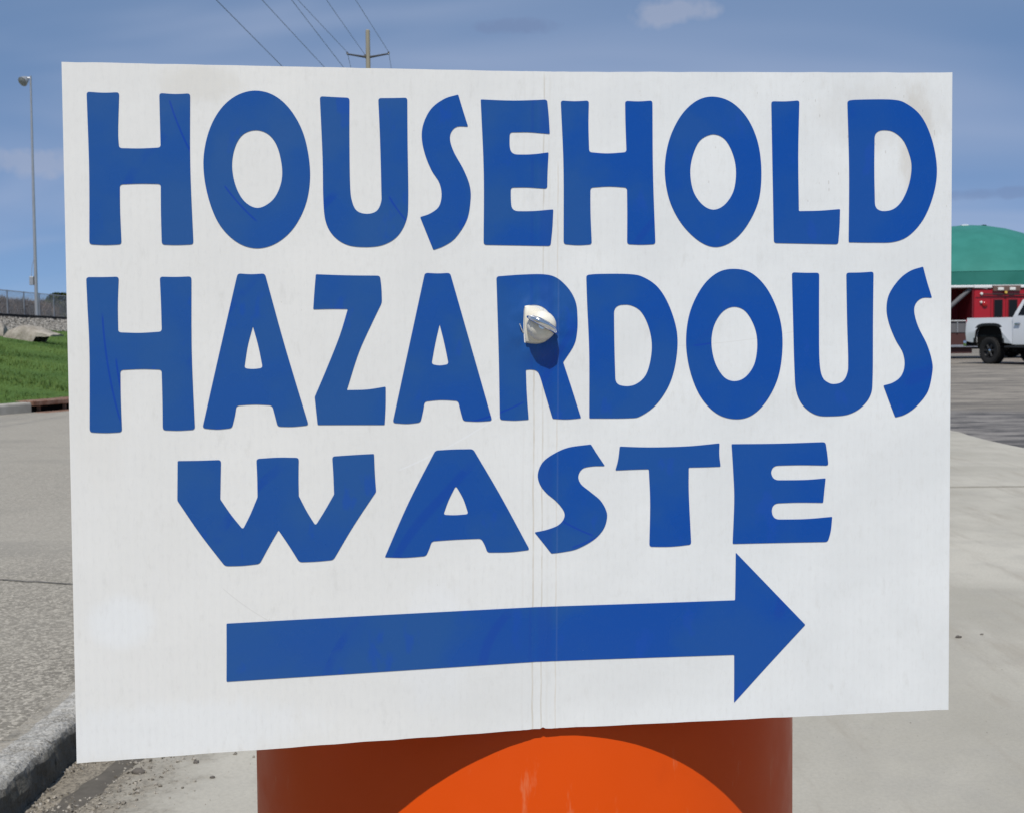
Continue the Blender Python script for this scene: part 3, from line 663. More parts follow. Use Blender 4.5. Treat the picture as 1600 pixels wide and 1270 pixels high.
for s_ in (-1, 1):
    bm = bmesh.new(); prism(bm, bed, s_ * .99, s_ * .90, side_taper(s_)); Q('bed_side', bm, mwp)
    bm = bmesh.new(); fl = arch(0, .66, 1.29, ZB - .03); inn = arch(0, .59, 1.21, ZB - .03); prism(bm, fl + inn[::-1], s_ * 1.0, s_ * .93); Q('fender_flare', bm, mblk)
    bm = bmesh.new(); prism(bm, arch(0, .62, 1.24, ZB - .05) , s_ * .90, s_ * .55); Q('wheel_well', bm, mdark, sm=False)
    Q('tail_light', bbox(-1.045, -.985, min(s_ * .80, s_ * .965), max(s_ * .80, s_ * .965), 1.02, 1.40, bev=.015), mlrd)
    wheel(pk, 0, s_ * .83, .42, .32, s_); wheel(pk, 3.55, s_ * .83, .42, .32, s_)
    # cab side with window
    cabp = [(1.0, ZB - .08), (1.0, 1.46), (1.06, 1.60), (1.28, 1.99), (1.45, 2.04), (2.75, 2.04), (3.3, 1.55), (3.3, ZB - .08)]
    def ct(x, z, y, s_=s_): k_ = .22 * max(0, z - 1.45); return (x, y - s_ * k_, z)
    bm = bmesh.new(); prism(bm, cabp, s_ * .99, s_ * .90, ct); Q('cab_side', bm, mwp)
    for wp in ([(1.20, 1.52), (1.38, 1.90), (1.95, 1.90), (1.95, 1.50)], [(2.05, 1.50), (2.05, 1.90), (2.68, 1.90), (3.08, 1.55), (3.08, 1.50)]):
        bm = bmesh.new(); prism(bm, wp, s_ * 1.0, s_ * .905, ct); Q('window', bm, mgls, sm=False)
    for xx in (1.985, 3.2): Q('door_seam', bbox(xx, xx + .014, min(s_ * .985, s_ * .993), max(s_ * .985, s_ * .993), .75, 1.46), mblk, sm=False)
    for xx in (1.10, 2.12):
        Q('door_handle', bbox(xx, xx + .22, min(s_ * .99, s_ * 1.03), max(s_ * .99, s_ * 1.03), 1.24, 1.285, bev=.012), mchr)
    fen = [(3.3, ZB - .06), (3.3, 1.52), (4.45, 1.36), (4.55, 1.2), (4.55, ZB), (4.2, ZB - .02)] + arch(3.55 + .1, .55, 1.2, ZB - .02)[0:0]
    fr_ = [(3.3, 1.52), (4.42, 1.38), (4.55, 1.2), (4.55, ZB)] + arch(3.62, .6, 1.22, ZB - .02) + [(3.3 - .28 + .28, ZB - .02)]
    bm = bmesh.new(); prism(bm, [(3.0, 1.52), (4.42, 1.38), (4.55, 1.2), (4.55, ZB)] + arch(3.55, .6, 1.22, ZB - .02) + [(2.94, ZB - .02)], s_ * .985, s_ * .86); Q('front_fender', bm, mwp)
    Q('rocker_step', bbox(.75, 2.8, min(s_ * .95, s_ * 1.08), max(s_ * .95, s_ * 1.08), .52, .58, bev=.02), mblk)
    bm = bmesh.new(); tube(bm, [(2.95, s_ * .98, 1.5), (2.95, s_ * 1.15, 1.52)], .025, 6); box(bm, 2.9, 3.0, min(s_ * 1.05, s_ * 1.28), max(s_ * 1.05, s_ * 1.28), 1.45, 1.7, bev=.03); Q('mirror', bm, mblk)
Q('tailgate', bbox(-1.03, -.97, -.80, .80, .78, 1.44, bev=.015), mwp)
Q('bed_floor', bbox(-.97, .97, -.9, .9, .86, .92), mblk, sm=False)
Q('bumper', bbox(-1.2, -1.05, -.93, .93, .55, .74, bev=.03), mchr)
Q('cab_body', bbox(1.02, 3.28, -.9, .9, .6, 1.47), mwp, sm=False)
bm = bmesh.new(); prism(bm, [(1.02, 1.47), (1.3, 1.97), (1.46, 2.03), (2.74, 2.03), (2.8, 1.98), (2.74, 1.94), (1.4, 1.94), (1.12, 1.47)], -.79, .79); Q('roof', bm, mwp)
bm = bmesh.new(); prism(bm, [(2.78, 1.97), (3.3, 1.52), (3.27, 1.5), (2.74, 1.94)], -.78, .78); Q('windscreen', bm, mgls, sm=False)
bm = bmesh.new(); prism(bm, [(1.06, 1.5), (1.30, 1.93), (1.33, 1.91), (1.10, 1.5)], -.77, .77); Q('rear_window', bm, mgls, sm=False)
bm = bmesh.new(); prism(bm, [(3.2, 1.3), (3.2, 1.54), (4.40, 1.42), (4.56, 1.28), (4.56, .8), (4.2, .8)], -.86, .86); Q('bonnet', bm, mwp)
Q('grille', bbox(4.56, 4.60, -.7, .7, .9, 1.25, bev=.01), mblk); Q('front_bumper', bbox(4.52, 4.75, -.95, .95, .55, .82, bev=.04), mchr)
for s_ in (-1, 1): Q('headlight', bbox(4.5, 4.6, min(s_ * .72, s_ * .95), max(s_ * .72, s_ * .95), 1.0, 1.22, bev=.02), mlmp)
Q('chassis', bbox(-1.0, 4.3, -.5, .5, .5, .68), mblk, sm=False)
bm = bmesh.new(); tube(bm, [(0, -.8, .42), (0, .8, .42)], .05, 8); bmesh.ops.create_icosphere(bm, subdivisions=2, radius=.15, matrix=Matrix.Translation((0, 0, .42))); Q('axle', bm, mblk)
bm = bmesh.new(); tube(bm, [(-1.05, -.45, .62), (.3, -.45, .6), (1.0, -.5, .55)], .04, 8); Q('exhaust', bm, mchr)
# ------------------------------------------------------------------ traffic drum
morg = Mat('orange_plastic', rough=.38, spec=.2)
o1 = morg.noise(3, 5); o2 = morg.noise(60, 4, co=morg.co(scale=(1, 1, .25)), rough=.7); o3 = morg.noise(14, 5)
k = morg.mix(morg.ramp(o1, .3, .7), (.57, .061, .0006), (.64, .071, .0008)); k = morg.mix(morg.ramp(o2, .61, .74, 0, .32), k, (.62, .26, .13)); k = morg.mix(morg.ramp(o3, .6, .75, 0, .18), k, (.36, .035, .004))
morg.col(k).bump(o1, .08, .01).rough(morg.ramp(o3, .3, .7, .3, .5))
mrub = Mat('rubber_base', (.03, .03, .03), .85, .3); mrw = Mat('white_sheeting', (.75, .75, .74), .35, .5)
DX, DY = .0082, 1.0774
dr = tag(empty('traffic_drum', (DX, DY, .012)), 'orange plastic traffic drum that the white sign is fixed to', 'traffic drum'); dr.rotation_euler = (-.0154, 0, 0)
bm = bmesh.new(); lathe(bm, [(.24, .05), (.262, .06), (.262, .27), (.25, .285), (.25, .50), (.243, .515), (.243, .66), (.2366, .675), (.2364, 1.13), (.228, 1.15), (.21, 1.158), (.05, 1.162)], 128, 'Z')
smooth(obj('body', bm, morg, dr), 40)
for z0, z1, r_, mt in ((.30, .39, .2515, mrw), (.40, .48, .2515, morg), (.53, .64, .2445, mrw)):
    bm = bmesh.new(); lathe(bm, [(r_, z0), (r_, z1)], 96, 'Z', close=False); smooth(obj('reflective_band', bm, mt, dr))
bm = bmesh.new(); lathe(bm, [(.21, .0), (.34, .0), (.345, .03), (.33, .055), (.265, .06), (.264, .09), (.25, .09)], 64, 'Z', close=False); smooth(obj('base_ring', bm, mrub, dr), 40)
bm = bmesh.new(); tube(bm, [(-.09, 0, 1.15), (-.085, 0, 1.21), (-.05, 0, 1.235), (.05, 0, 1.235), (.085, 0, 1.21), (.09, 0, 1.15)], .016, 10); smooth(obj('handle', bm, morg, dr))

# ------------------------------------------------------------------ the sign: folded corrugated plastic sheet with vinyl lettering
CT = [Vector(v) for v in ((-.2877, .8008, 1.2963), (.0238, .856, 1.2989), (.3149, .884, 1.3016))]
CB = [Vector(v) for v in ((-.2891, .7938, .8394), (.0179, .849, .8418), (.3154, .877, .8442))]
WL_, WT_, HT_ = 314.2, 609.6, 457.2
NRM = Vector((.13, -.99, .015)).normalized()
def sheet(u, v, off=0.0):
    """millimetres across and down the sheet -> point in the scene, off metres in front of its face"""
    t = v / HT_
    if u <= WL_: a, b, c, d, s_ = CT[0], CT[1], CB[0], CB[1], u / WL_
    else: a, b, c, d, s_ = CT[1], CT[2], CB[1], CB[2], (u - WL_) / (WT_ - WL_)
    p = a.lerp(b, s_).lerp(c.lerp(d, s_), t)
    x = abs(u - WL_); w_ = 16.0
    soft = ((x * x + w_ * w_) / (2 * w_) - x) * .0395 / 1000 if x < w_ else 0      # the fold is rounded, not a knife edge
    soft += .00022 * math.exp(-((u - 318) / 2.2) ** 2) - .0003 * math.exp(-((u - 310) / 2.6) ** 2) + .0002 * math.exp(-((u - 325) / 1.8) ** 2)
    return p + NRM * (soft + off)
ORG = sheet(WL_, HT_)
sg = tag(empty('road_sign', ORG), 'white corrugated plastic sign reading household hazardous waste with blue arrow', 'sign')
# white face
ms = Mat('white_corrugated_plastic', rough=.42, spec=.35)
uv = ms.xyz('UV')
sU = lambda sc_, rot=0, loc=(0, 0, 0): ms.co('UV', (sc_[0], sc_[1], 1), (0, 0, rot), loc)
d1 = ms.noise(.012, 5, co=sU((1, 1)), rough=.6); d2 = ms.noise(.12, 5, co=sU((1, .35)), rough=.65); d3 = ms.noise(.5, 3, co=sU((1, .3)))
k = ms.mix(ms.ramp(d1, .3, .7), (.72, .735, .738), (.775, .79, .792))
wm = ms.ramp(uv['X'], 120, 480, .58, 0); k = ms.mix(wm, k, (.775, .752, .708))
k = ms.mix(ms.ramp(d2, .55, .8, 0, .35), k, (.56, .55, .52))
# tan water stains near the top corners; pale glare patches painted lower down
def blob(cu, cv, ru, rv, amt, col_, nz=.9, k_=k):
    a = ms.math('DIVIDE', ms.math('SUBTRACT', uv['X'], cu), ru); b = ms.math('DIVIDE', ms.math('SUBTRACT', uv['Y'], cv), rv)
    d = ms.math('ADD', ms.math('MULTIPLY', a, a), ms.math('MULTIPLY', b, b)); d = ms.math('ADD', d, ms.math('MULTIPLY', ms.math('SUBTRACT', d2, .5), nz * 2))
    return ms.mix(ms.ramp(d, 1.2, .2, 0, amt), k_, col_)
k = blob(85, 12, 30, 14, .3, (.60, .565, .49), k_=k); k = blob(583, 50, 14, 50, .38, (.53, .48, .41), k_=k); k = blob(18, 225, 22, 60, .25, (.69, .665, .62), k_=k)
k = blob(560, 30, 60, 25, .16, (.52, .49, .44), nz=1.5, k_=k); k = blob(30, 365, 24, 20, .6, (.80, .82, .835), .25, k)  # second blob is glare put into the white
k = blob(60, 440, 110, 22, .45, (.80, .82, .835), .8, k); k = blob(240, 395, 30, 50, .4, (.80, .815, .835), .8, k)  # bluish-white glare painted on the lower left of the sheet
k = blob(330, 420, 200, 30, .2, (.63, .63, .615), .8, k)
# small scuffs and specks, heavier at the upper right
sp = ms.voro(.16, co=sU((1.3, .42), .12)); sn = ms.noise(.02, 3, co=sU((1, 1), loc=(40, 3, 0)))
ur = ms.math('MULTIPLY', ms.ramp(uv['X'], 330, 520), ms.ramp(uv['Y'], 170, 60))
dens = ms.math('ADD', ms.math('MULTIPLY', ur, .07), ms.math('MULTIPLY', ms.ramp(sn, .45, .7), .045))
k = ms.mix(ms.math('MULTIPLY', ms.math('GREATER_THAN', ms.math('ADD', dens, .03), ms.math('ADD', sp, ms.math('MULTIPLY', d3, .06))), .40), k, (.40, .37, .33))
sp2 = ms.noise(.9, 4, co=sU((1, .45)), rough=.7); k = ms.mix(ms.math('MULTIPLY', ms.ramp(sp2, .62, .74, 0, .6), ms.math('ADD', ms.math('MULTIPLY', ur, 1.0), .12)), k, (.42, .39, .34))
# dirty crease lines down the fold
wob = ms.math('MULTIPLY', ms.math('SUBTRACT', ms.noise(.03, 3, co=sU((.2, 1))), .5), 2.2)
brk = ms.ramp(ms.noise(.05, 4, co=sU((.3, 1))), .3, .6, .35, 1)
for cu, ww, amt, cl, v0 in ((308.4, .55, .55, (.53, .46, .36), 190), (314.6, .5, .5, (.50, .45, .37), 0), (324.6, .45, .42, (.58, .50, .40), 60), (318.5, .8, .25, (.66, .64, .60), 0), (301, .7, .18, (.66, .64, .6), 0)):
    d = ms.math('ABSOLUTE', ms.math('SUBTRACT', ms.math('ADD', uv['X'], wob), cu)); ln = ms.math('MULTIPLY', ms.ramp(d, ww * 1.6, ww * .4, 0, amt), ms.math('MULTIPLY', brk, ms.ramp(uv['Y'], v0 - 2, v0 + 6)))
    k = ms.mix(ln, k, cl)
fl = ms.n.new('ShaderNodeTexWave'); fl.wave_type = 'BANDS'; fl.bands_direction = 'X'; ms.lk(ms.tc.outputs['UV'], fl.inputs['Vector']); fl.inputs['Scale'].default_value = .058; fl.inputs['Distortion'].default_value = 1.2; fl.inputs['Detail'].default_value = 1
k = ms.mix(ms.ramp(fl.outputs['Fac'],   .2, .8, 0, .045), k, (.60, .605, .61))
k = ms.mix(ms.ramp(d3, .5, .75, 0, .16), k, (.57, .565, .55))
def seg(M_, k_, xy, u0, v0, u1, v1, w_, amt, cl):
    L = math.hypot(u1 - u0, v1 - v0); ux, uy = (u1 - u0) / L, (v1 - v0) / L
    dx_ = M_.math('SUBTRACT', xy['X'], u0); dy_ = M_.math('SUBTRACT', xy['Y'], v0)
    al = M_.math('DIVIDE', M_.math('ADD', M_.math('MULTIPLY', dx_, ux), M_.math('MULTIPLY', dy_, uy)), L)
    ac = M_.math('ADD', M_.math('SUBTRACT', M_.math('MULTIPLY', dx_, uy), M_.math('MULTIPLY', dy_, ux)), M_.math('MULTIPLY', M_.math('MULTIPLY', al, M_.math('SUBTRACT', 1.0, al)), L * .12))
    f = M_.math('MULTIPLY', M_.ramp(M_.math('ABSOLUTE', ac), w_, w_ * .3), M_.math('MULTIPLY', M_.ramp(al, 0, .08), M_.ramp(al, 1, .9)))
    return M_.mix(M_.math('MULTIPLY', f, amt), k_, cl)
k = seg(ms, k, uv, 212, 272, 290, 232, .8, .6, (.79, .80, .81)); k = seg(ms, k, uv, 95, 345, 130, 372, .5, .35, (.56, .55, .53))
k = seg(ms, k, uv, 395, 190, 520, 176, .4, .3, (.60, .59, .57))
ms.col(k).bump(d1, .14, .004)
ms.rough(ms.ramp(d1, .3, .7, .30, .55))
us = [i * 10.0 for i in range(30)] + [300 + i * 2.0 for i in range(16)] + [332] + [340 + i * 10.0 for i in range(27)] + [WT_]
vsg = lin(0, HT_, 24); bm = bmesh.new(); uvl = bm.loops.layers.uv.new('UVMap')
def edge_jit(u, v): return 0.0
def rag(u, v):                                                       # knife-cut edge, not quite true; a nick at the fold
    if v in (vsg[0], vsg[-1]): v += .35 * noise.noise(Vector((u * .06, v, 0))) + .25 * noise.noise(Vector((u * .3, v, 5))) + (-1.0 if v > 200 and abs(u - 316) < 1.5 else 0)
    return v
gf = [[(bm.verts.new(sheet(u, rag(u, v)) - ORG), (u, v)) for u in us] for v in vsg]; gb = [[(bm.verts.new(sheet(u, rag(u, v), -.003) - ORG), (u, v)) for u in us] for v in vsg]
def face(*q):
    f = bm.faces.new([a[0] for a in q])
    for lp, a in zip(f.loops, q): lp[uvl].uv = a[1]
for g_, rev in ((gf, False), (gb, True)):
    for r0, r1 in zip(g_, g_[1:]):
        for i in range(len(us) - 1):
            q = (r0[i], r1[i], r1[i + 1], r0[i + 1]); face(*(q[::-1] if rev else q))
nU, nV = len(us), len(vsg)
for i in range(nU - 1): face(gf[0][i], gf[0][i + 1], gb[0][i + 1], gb[0][i]); face(gf[-1][i], gb[-1][i], gb[-1][i + 1], gf[-1][i + 1])
for j in range(nV - 1): face(gf[j][0], gb[j][0], gb[j + 1][0], gf[j + 1][0]); face(gf[j][-1], gf[j + 1][-1], gb[j + 1][-1], gb[j][-1])
bmesh.ops.recalc_face_normals(bm, faces=bm.faces)
pn = obj('panel', bm, ms, sg); smooth(pn, 40)
# blue vinyl
mb = Mat('blue_vinyl', rough=.3, spec=.38)
uvb = mb.xyz('UV'); b1 = mb.noise(.014, 4, co=mb.co('UV', (1, 1, 1)), rough=.5); b2 = mb.noise(.05, 4, co=mb.co('UV', (1, .5, 1), (0, 0, .3))); b3 = mb.noise(.8, 3, co=mb.co('UV', (1, .4, 1)))
k = mb.mix(mb.ramp(b1, .40, .62), (.009, .080, .30), (.003, .068, .345))
k = mb.mix(mb.ramp(uvb['X'], 60, 420, .5, 0), k, (.022, .093, .28)); k = mb.mix(mb.ramp(uvb['X'], 260, 560, 0, .6), k, (.001, .065, .345))  # sky reflection painted into the blue: washed out left, deeper right
k = mb.mix(mb.ramp(b2, .60, .68, 0, .5), k, (.006, .068, .39)); k = mb.mix(mb.ramp(b3, .5, .8, 0, .12), k, (.05, .12, .33))
scw = mb.n.new('ShaderNodeTexWave'); scw.bands_direction = 'DIAGONAL'; mb.lk(mb.co('UV', (1, 1, 1), (0, 0, .2)), scw.inputs['Vector']); scw.inputs['Scale'].default_value = .0042; scw.inputs['Distortion'].default_value = 9; scw.inputs['Detail'].default_value = 2; scw.inputs['Detail Scale'].default_value = .6
k = mb.mix(mb.math('MULTIPLY', mb.ramp(scw.outputs['Fac'], .985, .998, 0, .6), mb.ramp(b1, .5, .6)), k, (.005, .055, .34))
for cu, ww, amt, cl in ((325.3, .6, .2, (.10, .17, .36)), (317, 5.5, .35, (.006, .055, .33)), (306.5, 1.2, .3, (.006, .055, .33))):
    d = mb.math('ABSOLUTE', mb.math('SUBTRACT', uvb['X'], cu)); k = mb.mix(mb.ramp(d, ww * 1.3, ww * .5, 0, amt), k, cl)
for a in ((66, 22, 83, 64), (22, 160, 33, 236), (30, 190, 37, 228), (186, 306, 208, 279), (262, 240, 303, 226), (100, 78, 122, 103), (208, 85, 222, 104), (420, 190, 462, 182), (325, 308, 352, 322), (335, 330, 362, 318)):
    k = seg(mb, k, uvb, *a, .9, .75, (.003, .045, .36))
rx_ = mb.math('SUBTRACT', uvb['X'], 312.0); ry_ = mb.math('SUBTRACT', uvb['Y'], 174.0); rr_ = mb.math('SQRT', mb.math('ADD', mb.math('MULTIPLY', rx_, rx_), mb.math('MULTIPLY', ry_, ry_)))
pk_ = mb.math('MULTIPLY', mb.ramp(rr_, 34, 9), mb.noise(.085, 1, co=mb.co('UV', (1, .7, 1))))                    # the sheet puckers round the bolt
mb.col(k).bump(b1, .15, .004).bump(pk_, .45, .006); mb.rough(mb.ramp(b1, .35, .65, .42, .24))

